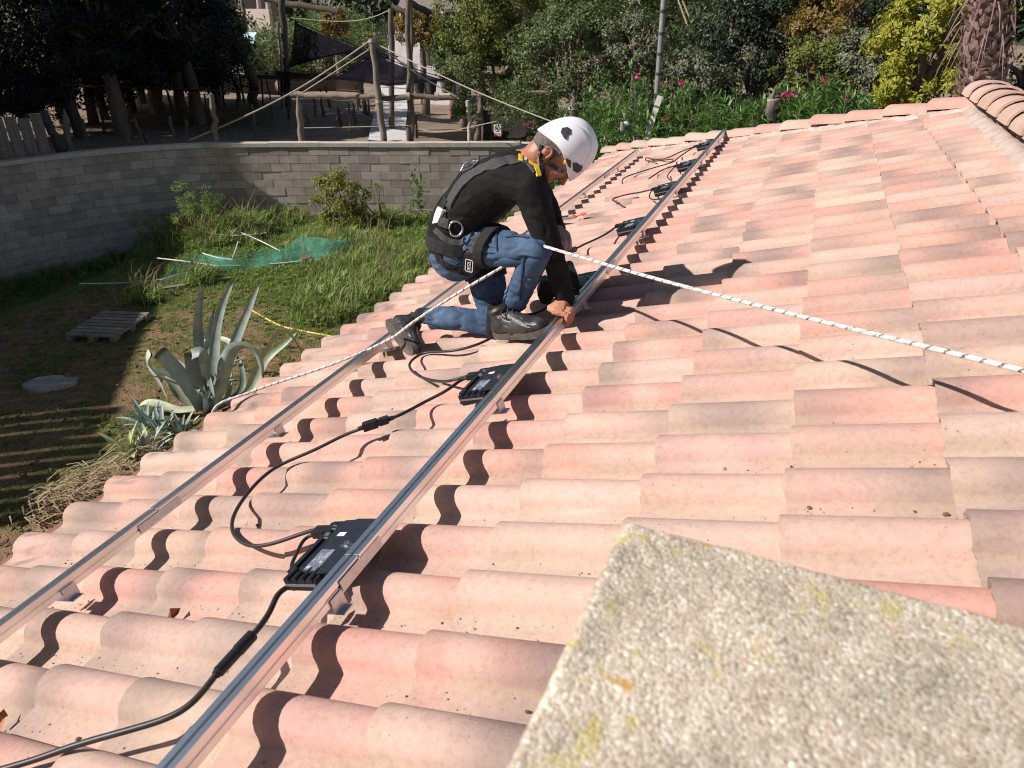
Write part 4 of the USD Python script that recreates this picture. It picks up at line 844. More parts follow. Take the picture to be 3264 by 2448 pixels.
part(t, 'pink_strip', obox(sg, gd, gn, (0, 0, 1), (.01, .001, .01), (sw - .01, .004, sh * .28)), look('sign_pink_look', (.50, .20, .20), None, rough=.5))
th = np.linspace(0, 2 * np.pi, 25)[:-1]
def disc(r, d0, d1, hole=0, mat=None, nm=''):
    pg = Polygon(np.c_[r * np.cos(th), r * np.sin(th)], [np.c_[hole * np.cos(th), hole * np.sin(th)][::-1]] if hole else None); e = trimesh.creation.extrude_polygon(pg, d1 - d0, engine='earcut'); v = np.asarray(e.vertices)
    e = trimesh.Trimesh(sg + gd * (sw / 2 + v[:, :1]) + np.array([0, 0, 1.0]) * (sh * .65 + v[:, 1:2]) + gn * (d0 + v[:, 2:]), e.faces, process=False); part(t, nm, e, mat)
SK = look('sign_black_look', (.03, .03, .03), None, rough=.5)
R0 = sw * .40
disc(R0, .001, .004, R0 * .78, SK, 'ring')
hand = [obox(sg + gd * (sw / 2) + np.array([0, 0, sh * .65]), gd, gn, (0, 0, 1), (-R0 * .3, .001, -R0 * .5), (R0 * .3, .003, R0 * .02))] + [obox(sg + gd * (sw / 2) + np.array([0, 0, sh * .65]), gd, gn, (0, 0, 1), (-R0 * .3 + k * R0 * .155, .001, R0 * .03), (-R0 * .3 + k * R0 * .155 + R0 * .12, .003, R0 * (.42 if k in (1, 2) else .32))) for k in range(4)]
part(t, 'hand_symbol', cat_(hand), SK)
a_ = math.radians(45); part(t, 'diagonal_bar', obox(sg + gd * (sw / 2) + np.array([0, 0, sh * .65]), gd * math.cos(a_) - np.array([0, 0, math.sin(a_)]), gn, gd * math.sin(a_) + np.array([0, 0, math.cos(a_)]), (-R0 * .8, .0035, -R0 * .07), (R0 * .8, .005, R0 * .07)), SK)
# plank fence standing on the wall at the far left
t = thing('plank_fence', 'grey vertical plank fence standing on the curved wall at far left', 'fence', wl(8.6))
rr = np.random.default_rng(14)
s_ = 8.0; k = 0
sx = [s for s in np.linspace(5, wseg[-1] - .1, 400) if to_px(wl(s) + [0, 0, 1.9])[0] < 176]
s_ = sx[0]
while s_ < wseg[-1] - .25:
    a, b = wl(s_) - out_at(s_) * .3, wl(s_ + .235) - out_at(s_) * .3; d = unit(b - a); o = out_at(s_); h = rr.uniform(.74, .9)
    part(t, 'plank', obox(a, d, o, (0, 0, 1), (0, -.015, 1.6), (.225, .015, 1.9 + h)), WOODG); s_ += .245
# ---- trees and shrubs beyond
IVY = [leaf_look('ivy_look_a', (.10, .14, .04), (.36, .39, .14), .45, .3, spec=.45), leaf_look('ivy_look_b', (.15, .18, .035), (.44, .43, .12), .45, .3, spec=.4), leaf_look('dark_leaf_look', (.022, .038, .015), (.09, .115, .05), .45, .2, spec=.4), leaf_look('grey_leaf_look', (.16, .18, .10), (.36, .37, .25), .5, .25), leaf_look('gold_leaf_look', (.34, .34, .035), (.66, .60, .08), .45, .4), leaf_look('ochre_leaf_look', (.22, .15, .03), (.40, .27, .06), .5, .35), leaf_look('reed_look', (.16, .24, .075), (.36, .43, .18), .5, .4), leaf_look('oleander_look', (.12, .23, .05), (.30, .42, .14), .42, .3, spec=.5), leaf_look('shaded_leaf_look', (.006, .011, .006), (.022, .032, .014), .5, .1, spec=.35)]  # last look: leaf colour darkened to carry the shade on the left trees
def tree_px(name, label, cat, px, py, y, rx, ry, rz, n, size, mat, seed, ground=UZ, group=None, tr=.14, **kw):
    c = at_y(px, py, y); b = np.array([c[0], c[1], ground])
    t = thing(name, label, cat, b, group); m, cc = crown(c, (rx, ry, rz), n, size, seed, **kw)
    part(t, 'crown' if 'tree' in name else 'foliage', m, mat)
    part(t, 'trunk' if 'tree' in name else 'stems', cat_([limbs(c - [0, 0, rz * .5], cc, tr * .4, seed, 16), post(b - [0, 0, .1], c - [0, 0, rz * .4], tr, tr * .6, seed)]), BARK, smooth=50); return t
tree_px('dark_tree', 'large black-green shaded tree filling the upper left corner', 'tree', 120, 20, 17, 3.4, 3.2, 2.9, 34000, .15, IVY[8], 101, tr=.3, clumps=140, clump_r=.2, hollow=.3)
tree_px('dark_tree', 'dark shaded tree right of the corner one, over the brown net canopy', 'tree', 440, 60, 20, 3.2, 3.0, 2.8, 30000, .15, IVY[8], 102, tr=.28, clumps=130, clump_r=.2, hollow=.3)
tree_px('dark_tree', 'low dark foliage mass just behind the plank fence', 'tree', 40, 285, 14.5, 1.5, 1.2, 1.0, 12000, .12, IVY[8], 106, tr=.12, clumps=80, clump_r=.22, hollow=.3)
tree_px('dark_tree', 'shaded black-green tree crown in front of the others, over the wall bend', 'tree', 300, 40, 16.0, 2.3, 2.2, 2.3, 24000, .13, IVY[8], 104, tr=.25, clumps=110, clump_r=.2, hollow=.3)
tree_px('dark_tree', 'shaded black-green crown hanging between the wall bend and the mast', 'tree', 570, 60, 18.5, 1.9, 2.0, 2.0, 18000, .13, IVY[8], 105, tr=.22, clumps=100, clump_r=.2, hollow=.3)
tree_px('dark_tree', 'ragged edge tree with sunlit twig tips beside the beige wall', 'tree', 660, 120, 23, 1.7, 1.8, 1.7, 12000, .14, IVY[0], 103, tr=.2, clumps=70, clump_r=.22, hollow=.35)
for i, (x, y) in enumerate([(262, 440), (300, 395), (335, 380), (420, 360), (500, 350), (590, 400), (210, 400), (455, 330)]):
    b = at_z(x, y, UZ); solo('bare_trunk', post(b - [0, 0, .1], b + [rr.normal(0, .25), 0, 2.6], .17, .12, 60 + i, k=7), TW[0], 'dark bare tree trunk under the left trees, ' + ('fourth', 'sixth', 'seventh', 'third', 'second from right', 'rightmost', 'leftmost', 'fifth')[i] + ' of the row', 'trunk', 'trunks under the left trees', smooth=50)
def reeds(name, label, cat, px, py, y, rx, h, n, L, mat, seed, ground=UZ, w=.02, group=None, flowers=None, ns=None, lean=.25, ry=None):
    """upright leafy stems: whorls of long narrow leaves"""
    rr = np.random.default_rng(seed); c = at_y(px, py, y); top = c[2]; base = np.array([c[0], c[1], ground]); t = thing(name, label, cat, base, group)
    ns = ns or max(10, n // 40); V, Fc = [], []; st = []
    per = n // ns; tips = []
    for i in range(ns):
        a, r = rr.uniform(0, 6.28), rr.random() ** .5; b = base + [rx * .55 * r * math.cos(a), (ry or rx) * .55 * r * math.sin(a), 0]; z1 = top - h * .38 * (r ** 2) * rr.uniform(.3, 1.3) + rr.normal(0, h * .07) - ground
        tip = b + [rx * .5 * r * math.cos(a) + rr.normal(0, lean * .4), (ry or rx) * .5 * r * math.sin(a) + rr.normal(0, lean * .4), z1]; tips.append(tip); st.append((b, tip))
        zlo = max(0.0, 1 - h / max(z1, .1)); q = zlo + (1 - zlo) * rr.random(per) ** .7; P = b + (tip - b) * q[:, None]
        az = rr.uniform(0, 6.28, per); el = rr.uniform(.15, 1.2, per); D = np.c_[np.cos(az) * np.cos(el), np.sin(az) * np.cos(el), np.sin(el)]; l = L * rr.uniform(.6, 1.15, per)[:, None]; s = np.c_[-np.sin(az), np.cos(az), np.zeros(per)] * (w * rr.uniform(.7, 1.2, per))[:, None]
        k = len(V) * 0; V.append(np.stack([P, P + D * l * .45 + s, P + D * l - [0, 0, 1] * l * .18, P + D * l * .45 - s], 1).reshape(-1, 3))
    V = np.vstack(V); k = np.arange(len(V) // 4)[:, None] * 4
    part(t, 'foliage', trimesh.Trimesh(V, np.concatenate([k + [0, 1, 2], k + [0, 2, 3]], 1).reshape(-1, 3), process=False), mat)
    part(t, 'stems', cat_([tube([b, (b + e) / 2 + [0, 0, .02], e], [.014, .011, .005], 5) for b, e in st[:60]]), BARK)
    return t, tips
PINKF = leaf_look('pink_flower_look', (.55, .06, .20), (.70, .16, .34), .6, .35)
def flower(t, px, py, y, r, seed):
    rr = np.random.default_rng(seed); c = at_y(px, py, y); n = 26; q = rr.normal(0, 1, (n, 3)); q /= np.linalg.norm(q, axis=1, keepdims=True); part(t, 'flower_head', leaf_quads(c + q * r * .5, q, r * .9, rr, .8), PINKF)
OL = [((1752, 465, 14.6), .7, 1.2, 1500, 'oleander with narrow dark leaves right behind the man\'s neck', [(1682, 398, .06), (1702, 388, .05)]), ((1900, 330, 13.8), .85, 1.5, 1900, 'oleander standing left of the leaning white board', [(1970, 408, .075)]), ((2040, 285, 13.4), .85, 1.7, 2300, 'tall oleander behind the leaning white board, pink bloom at its top', [(2033, 243, .08), (2107, 268, .05)]), ((2190, 305, 13.0), .8, 1.5, 2100, 'oleander just right of the grey pole, several pink blooms', [(2172, 264, .08), (2123, 377, .07), (2203, 384, .05), (2198, 402, .06)]), ((2345, 330, 12.6), .75, 1.2, 1800, 'bright green oleander between the grey pole and the right carved post', []), ((2440, 330 - 0, 12.3), .5, .8, 900, 'small oleander around the foot of the right carved post', []), ((2530, 300, 12.0), .5, .8, 900, 'low oleander with two bright pink blooms above the hip caps', [(2504, 303, .085), (2526, 301, .085)]), ((2640, 268, 11.6), .3, .75, 420, 'slim oleander shoot with one pink bloom on top', [(2630, 256, .075)]), ((2705, 310, 11.4), .4, .5, 500, 'low dusty oleander with faded pink bloom at the hip', [(2700, 308, .07)])]
for i, ((x, y, yy), rx, h, n, lb, fl) in enumerate(OL):
    t, tips = reeds('oleander', lb, 'oleander', x, y, yy, rx, h * 1.6, int(n * 3.2), .20, IVY[7], 200 + i, ground=.0, w=.019, group='oleanders behind the roof')
    for j, (fx, fy, r) in enumerate(fl): flower(t, fx, fy, yy - .3, r * .7, 300 + 10 * i + j)
tree_px('ivy_tree', 'ivy-smothered tree left of the man\'s helmet, small glossy leaves', 'tree', 1590, 225, 20.0, 1.6, 1.4, 1.7, 26000, .075, IVY[0], 111, tr=.2, clumps=150, clump_r=.2, hollow=.6)
tree_px('ivy_tree', 'broad ivy-smothered tree directly above the helmet', 'tree', 1850, 205, 17.4, 1.75, 1.5, 1.75, 30000, .075, IVY[0], 112, tr=.2, clumps=170, clump_r=.2, hollow=.6)
tree_px('ivy_tree', 'ivy-covered treetop reaching past the top of the view', 'tree', 1760, 10, 18.6, 2.6, 1.5, 1.3, 30000, .08, IVY[1], 113, tr=.2, clumps=170, clump_r=.18, hollow=.55)
tree_px('ivy_tree', 'olive-green creeper mass hanging at the right end of the pergola', 'tree', 1530, 90, 19.4, 1.1, 1.2, 1.2, 13000, .08, IVY[1], 114, tr=.15, clumps=90, clump_r=.2, hollow=.55)
tree_px('shrub', 'grey-green dry-looking bush left of the grey pole', 'shrub', 2030, 150, 16.4, .75, .8, .75, 7000, .07, IVY[3], 115, ground=.5, clumps=70, clump_r=.22)
tree_px('shrub', 'greyish bush right of the grey pole above the oleanders', 'shrub', 2235, 230, 15.8, .75, .8, .6, 6000, .07, IVY[3], 116, ground=.5, clumps=60, clump_r=.22)
reeds('reed_clump', 'clump of tall light green cane leaves right of the grey pole', 'reeds', 2225, 60, 19, 1.3, 3.0, 2600, .42, IVY[6], 120, ground=.5, w=.022)
reeds('reed_clump', 'pale green cane leaves left of the big sail in the distance', 'reeds', 860, 75, 31, 2.2, 3.2, 2600, .55, IVY[6], 121, w=.03)
reeds('reed_clump', 'wide bank of pale oleander-like shrubs behind the big sail', 'reeds', 1075, 40, 34, 3.2, 3.4, 4200, .5, IVY[6], 122, w=.035)
tree_px('shrub', 'yellow-orange withered bush behind the point of the big sail', 'shrub', 1065, 78, 31, .65, .6, .6, 2200, .14, IVY[5], 123, clumps=30, clump_r=.3)
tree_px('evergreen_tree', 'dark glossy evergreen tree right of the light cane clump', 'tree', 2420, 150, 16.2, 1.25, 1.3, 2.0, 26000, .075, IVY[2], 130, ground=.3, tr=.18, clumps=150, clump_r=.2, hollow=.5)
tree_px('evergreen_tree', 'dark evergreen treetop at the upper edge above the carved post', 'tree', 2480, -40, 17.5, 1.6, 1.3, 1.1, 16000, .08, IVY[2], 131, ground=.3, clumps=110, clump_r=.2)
tree_px('shrub', 'ochre and green leafed shrub at the top, left of the golden one', 'shrub', 2670, 60, 14.8, .75, .8, .9, 9000, .075, IVY[5], 132, ground=.3, clumps=80, clump_r=.2)
tree_px('shrub', 'mixed green shrub beneath the ochre one', 'shrub', 2620, 225, 14.2, .65, .7, .6, 8000, .07, IVY[1], 133, ground=.3, clumps=70, clump_r=.22)
tree_px('shrub', 'dull grey-green twiggy shrub left of the golden one', 'shrub', 2775, 215, 13.6, .5, .6, .7, 7000, .065, IVY[3], 134, ground=.3, clumps=60, clump_r=.22, bumpy=.5)
tree_px('golden_shrub', 'bright golden-yellow leafy shrub left of the palm trunk', 'shrub', 2970, 135, 12.6, .72, .7, 1.25, 13000, .085, IVY[4], 135, ground=.3, clumps=110, clump_r=.2, asp=.42)
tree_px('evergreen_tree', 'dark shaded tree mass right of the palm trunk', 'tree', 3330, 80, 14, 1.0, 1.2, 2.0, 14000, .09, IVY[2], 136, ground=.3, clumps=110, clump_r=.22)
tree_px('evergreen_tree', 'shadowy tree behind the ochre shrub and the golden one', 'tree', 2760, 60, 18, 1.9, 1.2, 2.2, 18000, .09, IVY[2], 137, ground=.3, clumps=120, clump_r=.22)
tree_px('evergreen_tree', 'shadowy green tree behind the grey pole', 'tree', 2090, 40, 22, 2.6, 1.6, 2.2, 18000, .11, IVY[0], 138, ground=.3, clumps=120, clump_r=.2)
# palm trunk with leaf bases
pb, pt_ = at_y(3120, 320, 11.3), at_y(3165, -120, 11.3)
pb = pb + (pb - pt_) * .5
t = thing('palm_trunk', 'thick palm trunk clad in overlapping cut leaf bases at upper right', 'palm', pb)
PALM = look('palm_bark_look', (.14, .085, .07), (.30, .20, .17), 12, .9, .7, 40, dist=.01)
part(t, 'trunk', post(pb, pt_, .235, .195, 5, 14, 10), PALM, smooth=50)
rr = np.random.default_rng(55); ax_ = unit(pt_ - pb); sx_, sy_, _ = frame(ax_); Lp = np.linalg.norm(pt_ - pb); n = 170
for i in range(n):
    h = .4 + (Lp - .5) * i / n; a = i * 2.39996; R = .235 - .04 * h / Lp; o = math.cos(a) * sx_ + math.sin(a) * sy_
    if o @ (EYE - pb) < -.3 * np.linalg.norm(EYE - pb): continue
    c = pb + ax_ * h + o * R * .92; tn = np.cross(ax_, o); w = rr.uniform(.06, .085); L = rr.uniform(.13, .2); ou = unit(ax_ * .8 + o * rr.uniform(.35, .6))
    v = np.array([c - tn * w, c + tn * w, c + tn * w * .75 + ou * L * .6 + o * .015, c - tn * w * .75 + ou * L * .6 + o * .015, c + ou * L + o * .02 + tn * rr.normal(0, .015), c + o * .045 + ou * L * .35])
    part(t, 'leaf_base', trimesh.Trimesh(v, [[0, 1, 5], [1, 2, 5], [2, 4, 5], [4, 3, 5], [3, 0, 5], [0, 3, 2], [0, 2, 1], [3, 4, 2]], process=False), PALM)
fr = []
for i in range(34):
    a = rr.uniform(0, 6.28); c = pb + ax_ * (Lp * rr.uniform(.62, .95)) + (math.cos(a) * sx_ + math.sin(a) * sy_) * .25; e = c + (math.cos(a) * sx_ + math.sin(a) * sy_) * rr.uniform(.05, .25) - [0, 0, rr.uniform(.3, .7)]
    fr.append(tube([c, (c + e) / 2 + [0, 0, .05], e], [.012, .008, .003], 4))
part(t, 'dry_fibres', cat_(fr), PALM)
# pole, board, lamp
POLE = look('grey_paint_pole_look', (.16, .18, .17), (.26, .28, .26), 9, .55)
A, B = at_y(2084, 430, 13.2), at_y(2120, -60, 13.2)
t = thing('metal_pole', 'slightly tilted grey-green metal pole with bands, right of the ivy trees', 'pole', A)
part(t, 'tube', tube([A - (B - A) * .3, B], [.048, .045], 12), POLE, smooth=40)
for q in (.28, .42, .55, .68, .82): c = A + (B - A) * q; d = unit(B - A); part(t, 'band', tube([c - d * .02, c + d * .02], [.054, .054], 12), TW[0], smooth=40)
A, B = at_y(2066, 425, 12.7), at_y(2104, 306, 12.9)
solo('white_board', obox(A, unit(B - A), unit(np.cross(unit(B - A), FW)), unit(np.cross(unit(B - A), np.cross(unit(B - A), FW))), (-.3, -.045, -.012), (np.linalg.norm(B - A), .045, .012)), look('white_paint_look', (.62, .59, .52), (.74, .71, .64), 8, .6), 'narrow white board leaning against the grey pole behind the roof', 'board')
c = at_y(1982, 403, 12.6)
t = thing('floodlight', 'small grey floodlight on a bracket among the oleanders', 'lamp', c)
GREYM = look('grey_metal_look', (.33, .36, .35), (.42, .45, .44), 20, .5)
part(t, 'housing', obox(c, RT, unit([FW[0], FW[1], 0]), (0, 0, 1), (-.018, -.05, -.065), (.018, .05, .065)), GREYM)
part(t, 'lens', tube([c + RT * .03 + [0, 0, .03], c + RT * .10 + [0, 0, .05]], [.04, .05], 12), look('lens_look', (.45, .52, .53), None, rough=.2), smooth=40)
part(t, 'bracket', tube([c + [0, 0, -.03], c + RT * .2 + [0, 0, -.14], c + RT * .28 + [0, 0, -.4]], .016, 6), GREYM)
for i, (a, b, lb) in enumerate([((2155, -20, 17), (2190, 75, 17), 'thin pale bamboo cane leaning at the top right of the grey pole'), ((2176, 2, 17.2), (2205, 72, 17.2), 'second thin bamboo cane leaning beside the first')]):
    solo('bamboo_cane', tube([at_y(*b), at_y(*a)], [.022, .018], 7), look(f'bamboo_look_{i}', (.38, .30, .16), (.5, .42, .25), 10, .6), lb, 'cane', smooth=40)
# ---- pergola with creeper, terrace, hut and far wall
bgpost('dark sloping pergola beam at the top, right of the tall path pole', (1300, 5, 22), (1432, 82, 24), .10, .09, TW[0], 31, name='pergola_beam', cat='beam')
bgpost('long dark pergola beam crossing behind the reeds at the top', (845, -5, 27), (1080, 38, 27), .12, .12, TW[0], 32, name='pergola_beam', cat='beam')
bgpost('slender dark pergola beam running down into the creeper', (1250, 20, 23), (1400, 95, 23), .08, .07, TW[0], 33, name='pergola_beam', cat='beam')
tree_px('creeper', 'yellow-green creeper draped over the pergola right of the path', 'creeper', 1345, 88, 23, .9, .8, .55, 5200, .10, IVY[5], 140, clumps=50, clump_r=.25, bumpy=.5)
tree_px('creeper', 'dark shaded underside of the pergola creeper above the pots', 'creeper', 1440, 160, 22.5, .75, .8, .6, 6000, .10, IVY[0], 141, clumps=60, clump_r=.25)
tree_px('creeper', 'small leafy tuft of creeper hanging lower beside the flower pots', 'creeper', 1475, 225, 21, .45, .5, .45, 2600, .09, IVY[0], 142, clumps=40, clump_r=.25)
STUC = look('beige_stucco_look', (.42, .36, .30), (.52, .45, .38), 2, .95)
WCOL = look('white_column_look', (.62, .61, .6), (.72, .71, .7), 4, .7)
def wall_px(name, label, cat, x0, x1, y0, y1, y, mat, th=.3, group=None):
    a, b = at_y(x0, y1, y), at_y(x1, y1, y); z1 = at_y(x0, y0, y)[2]; d = unit((b - a) * [1, 1, 0]); n_ = np.cross([0, 0, 1.0], d)
    return solo(name, obox([a[0], a[1], 0], d, n_, (0, 0, 1), (0, 0, min(a[2], UZ)), (np.linalg.norm((b - a)[:2]), th, z1)), mat, label, cat, group)
wall_px('low_wall', 'low beige stucco wall in the distance at the top, left of the mast', 'wall', 690, 862, 28, 78, 41, STUC)
t = thing('tent_shelter', 'distant open shelter of posts and dark awnings above the beige wall', 'shelter', at_y(780, 30, 43))
for x in (655, 700, 765, 822, 850): part(t, 'post', post(at_y(x, 30, 42.5) - [0, 0, 1.5], at_y(x - 3, -40, 42.5), .16, .14, x), TW[2] if x % 2 else STUC)
part(t, 'back_wall', obox(at_y(640, 40, 46), RT, unit([FW[0], FW[1], 0]), (0, 0, 1), (0, 0, -1), (5.5, .2, 2.6)), TW[0])
part(t, 'awning', obox(at_y(640, -18, 42), RT, unit([FW[0], FW[1], 0]), (0, 0, 1), (0, -.5, 0), (5.5, 3, .12)), TW[0])
t = thing('tiled_hut', 'distant open hut with grey tiled roof on white columns', 'hut', at_y(1350, 90, 38))
hA = at_y(1275, 28, 36); dF = unit([FW[0], FW[1], 0])
roofm = trimesh.Trimesh([hA - RT * .2, hA + RT * 2.9, hA + RT * 2.9 + dF * 3 + [0, 0, 1.6], hA + RT * .4 + dF * 3 + [0, 0, 1.6]] + [q_ - np.array([0, 0, .15]) for q_ in [hA - RT * .2, hA + RT * 2.9]], [[0, 1, 2], [0, 2, 3], [4, 5, 1], [4, 1, 0]], process=False)
part(t, 'roof', roofm, look('old_tile_look', (.14, .12, .10), (.28, .24, .2), 10, .9, .8, 20))
for x in (1281, 1411, 1468): part(t, 'column', tube([at_y(x, 105, 36) - [0, 0, .6], at_y(x, 25, 36)], .12, 12), WCOL, smooth=40)
part(t, 'back_wall', obox(hA + dF * 2.6, RT, dF, (0, 0, 1), (0, 0, -3.2), (3.0, .2, .2)), TW[0])
wall_px('terrace_step', 'pale stone terrace step behind the sails, right of the main pole', 'steps', 1235, 1445, 103, 118, 33, CONC, 1.4)
wall_px('terrace_step', 'lower pale step leading up to the terrace by the creeper', 'steps', 1330, 1455, 165, 190, 26.5, CONC, 1.2)
wall_px('terrace_step', 'bottom pale step left of the terracotta pots', 'steps', 1335, 1440, 196, 214, 25.5, CONC, .6)
TERR = look('terracotta_look', (.36, .16, .09), (.45, .22, .13), 6, .8)
def pot(px, py, y, h, label, mat=TERR, grp=None):
    b = at_y(px, py, y); a = np.linspace(0, 6.283, 15)[:-1]; prof = [(.62, 0), (.8, .5), (1, .9), (1.05, .92), (1.05, 1), (.9, 1), (.85, .9)]
    G = np.array([[b + [r * h * .42 * math.cos(q), r * h * .42 * math.sin(q), z * h] for q in np.r_[a, a[0]]] for r, z in prof])
    m = grid_mesh(G); 
    solo('plant_pot', m if m.volume > 0 else m, mat, label, 'pot', grp, smooth=40)
pot(1412, 244, 23, .55, 'large terracotta pot at the foot of the pergola creeper'); pot(1426, 240, 23.3, .5, 'second terracotta pot just right of the large one', ); pot(1372, 208, 25, .8, 'tall grey urn on the terrace left of the terracotta pots', look('grey_pot_look', (.10, .10, .11), (.16, .16, .17), 8, .6))
DK = look('dark_barrel_look', (.03, .027, .03), (.06, .055, .06), 9, .7)
for x, lb in ((1338, 'left squat dark barrel beside the path'), (1376, 'right squat dark barrel beside the path')): pot(x, 304, 19.8, .42, lb, DK)
pot(1425, 295, 20.5, .55, 'grey barrel chair right of the dark barrels', look('grey_barrel_look', (.08, .08, .09), (.13, .13, .14), 8, .6))
solo('brick_block', box(at_z(1427, 372, UZ) + [0, 0, -.02], at_z(1427, 372, UZ) + [.28, .28, .36]), TERR, 'square reddish brick block on the gravel right of the path', 'block')
CHR = look('dark_chair_look', (.04, .04, .045), None, rough=.6)
for i, (x, y, lb) in enumerate([(1220, 145, 'black slatted chair on the terrace left of the dark pole'), (1266, 145, 'black slatted chair on the terrace right of the dark pole')]):
    b = at_y(x, y, 30); t = thing('terrace_chair', lb, 'chair', b)
    part(t, 'seat', obox(b, RT, dF, (0, 0, 1), (-.25, -.25, .42), (.25, .25, .46)), CHR)
    for k in range(5): part(t, 'slat', obox(b, RT, dF, (0, 0, 1), (-.25 + k * .11, .22, .46), (-.19 + k * .11, .25, .95)), CHR)
    for a in (-.24, .21):
        for c_ in (-.24, .21): part(t, 'leg', obox(b, RT, dF, (0, 0, 1), (a, c_, 0), (a + .03, c_ + .03, .42)), CHR)
G = np.array([[at_y(x, y, 29.5) for x in np.linspace(748, 815, 8)] for y in np.linspace(104, 142, 5)]); G += (meshkit.fbm(G * 2, 3)[..., None] - .5) * np.array([.3, .6, .2])
solo('blue_sheet', grid_mesh(G), look('blue_sheet_look', (.30, .55, .60), (.42, .66, .70), 3, .5), 'pale blue plastic sheet behind the ragged tree and the thin pole', 'sheet', smooth=True)
# far wood closing the horizon
rr = np.random.default_rng(61)
FAR = leaf_look('far_wood_look', (.035, .055, .022), (.09, .12, .045), .6, .2)
cr = []
for i in range(22):
    x = -300 + i * 180; y = rr.uniform(55, 70); c = at_y(x, rr.uniform(-60, 10), y); m, _ = crown(c, (6, 4, rr.uniform(4, 5.5)), 2600, .7, 400 + i, clumps=50, clump_r=.25, hollow=.5); cr.append(m)
solo('far_wood', cat_(cr), FAR, 'distant belt of trees closing the view at the top', 'trees', kind='stuff')
# ------------------------------------------------------------------ inverters, cables, ropes, drill
BLACKP = look('black_plastic_look', (.012, .012, .014), (.022, .022, .024), 60, .38, .08, 300, dist=.001)
BLACKM = look('black_coated_metal_look', (.016, .019, .026), (.024, .028, .036), 50, .34, .1, 400, dist=.001)
LABEL = look('silver_label_look', (.10, .12, .16), (.17, .19, .23), 90, .35)
PALE = look('pale_print_look', (.42, .46, .52), None, rough=.4)
WHITE = look('white_sticker_look', (.75, .75, .74), None, rough=.5)
INK = look('black_ink_look', (.02, .02, .02), None, rough=.6)
CABLE = look('black_cable_look', (.025, .021, .02), (.04, .034, .032), 40, .45, .1, 200, dist=.001)
VR = VA - .022
def loc(uc, a, b, t): return UV(uc + np.asarray(b, float), VR + np.asarray(a, float), .06 + np.asarray(t, float))
def ext(uc, poly, t0, t1, bev=0):
    e = trimesh.creation.extrude_polygon(poly, t1 - t0, engine='earcut'); v = np.asarray(e.vertices)
    e = trimesh.Trimesh(loc(uc, v[:, 0], v[:, 1], t0 + v[:, 2]), e.faces, process=False)
    if e.volume < 0: e.invert()
    return e
def pbox(uc, a0, a1, b0, b1, t0, t1, r=0.0):
    p = Polygon([(a0, b0), (a1, b0), (a1, b1), (a0, b1)])
    if r: p = p.buffer(-r).buffer(r, quad_segs=3)
    return ext(uc, p, t0, t1)
PLATE = Polygon([(0, .116), (-.075, .118), (-.085, .113), (-.112, .112), (-.118, .108), (-.152, .108), (-.155, .10), (-.152, .082), (-.128, .080), (-.118, .06), (-.118, .035), (-.104, .02), (-.102, -.10), (-.098, -.106), (-.04, -.112), (-.012, -.104), (0, -.085)]).buffer(-.004).buffer(.004, quad_segs=4)
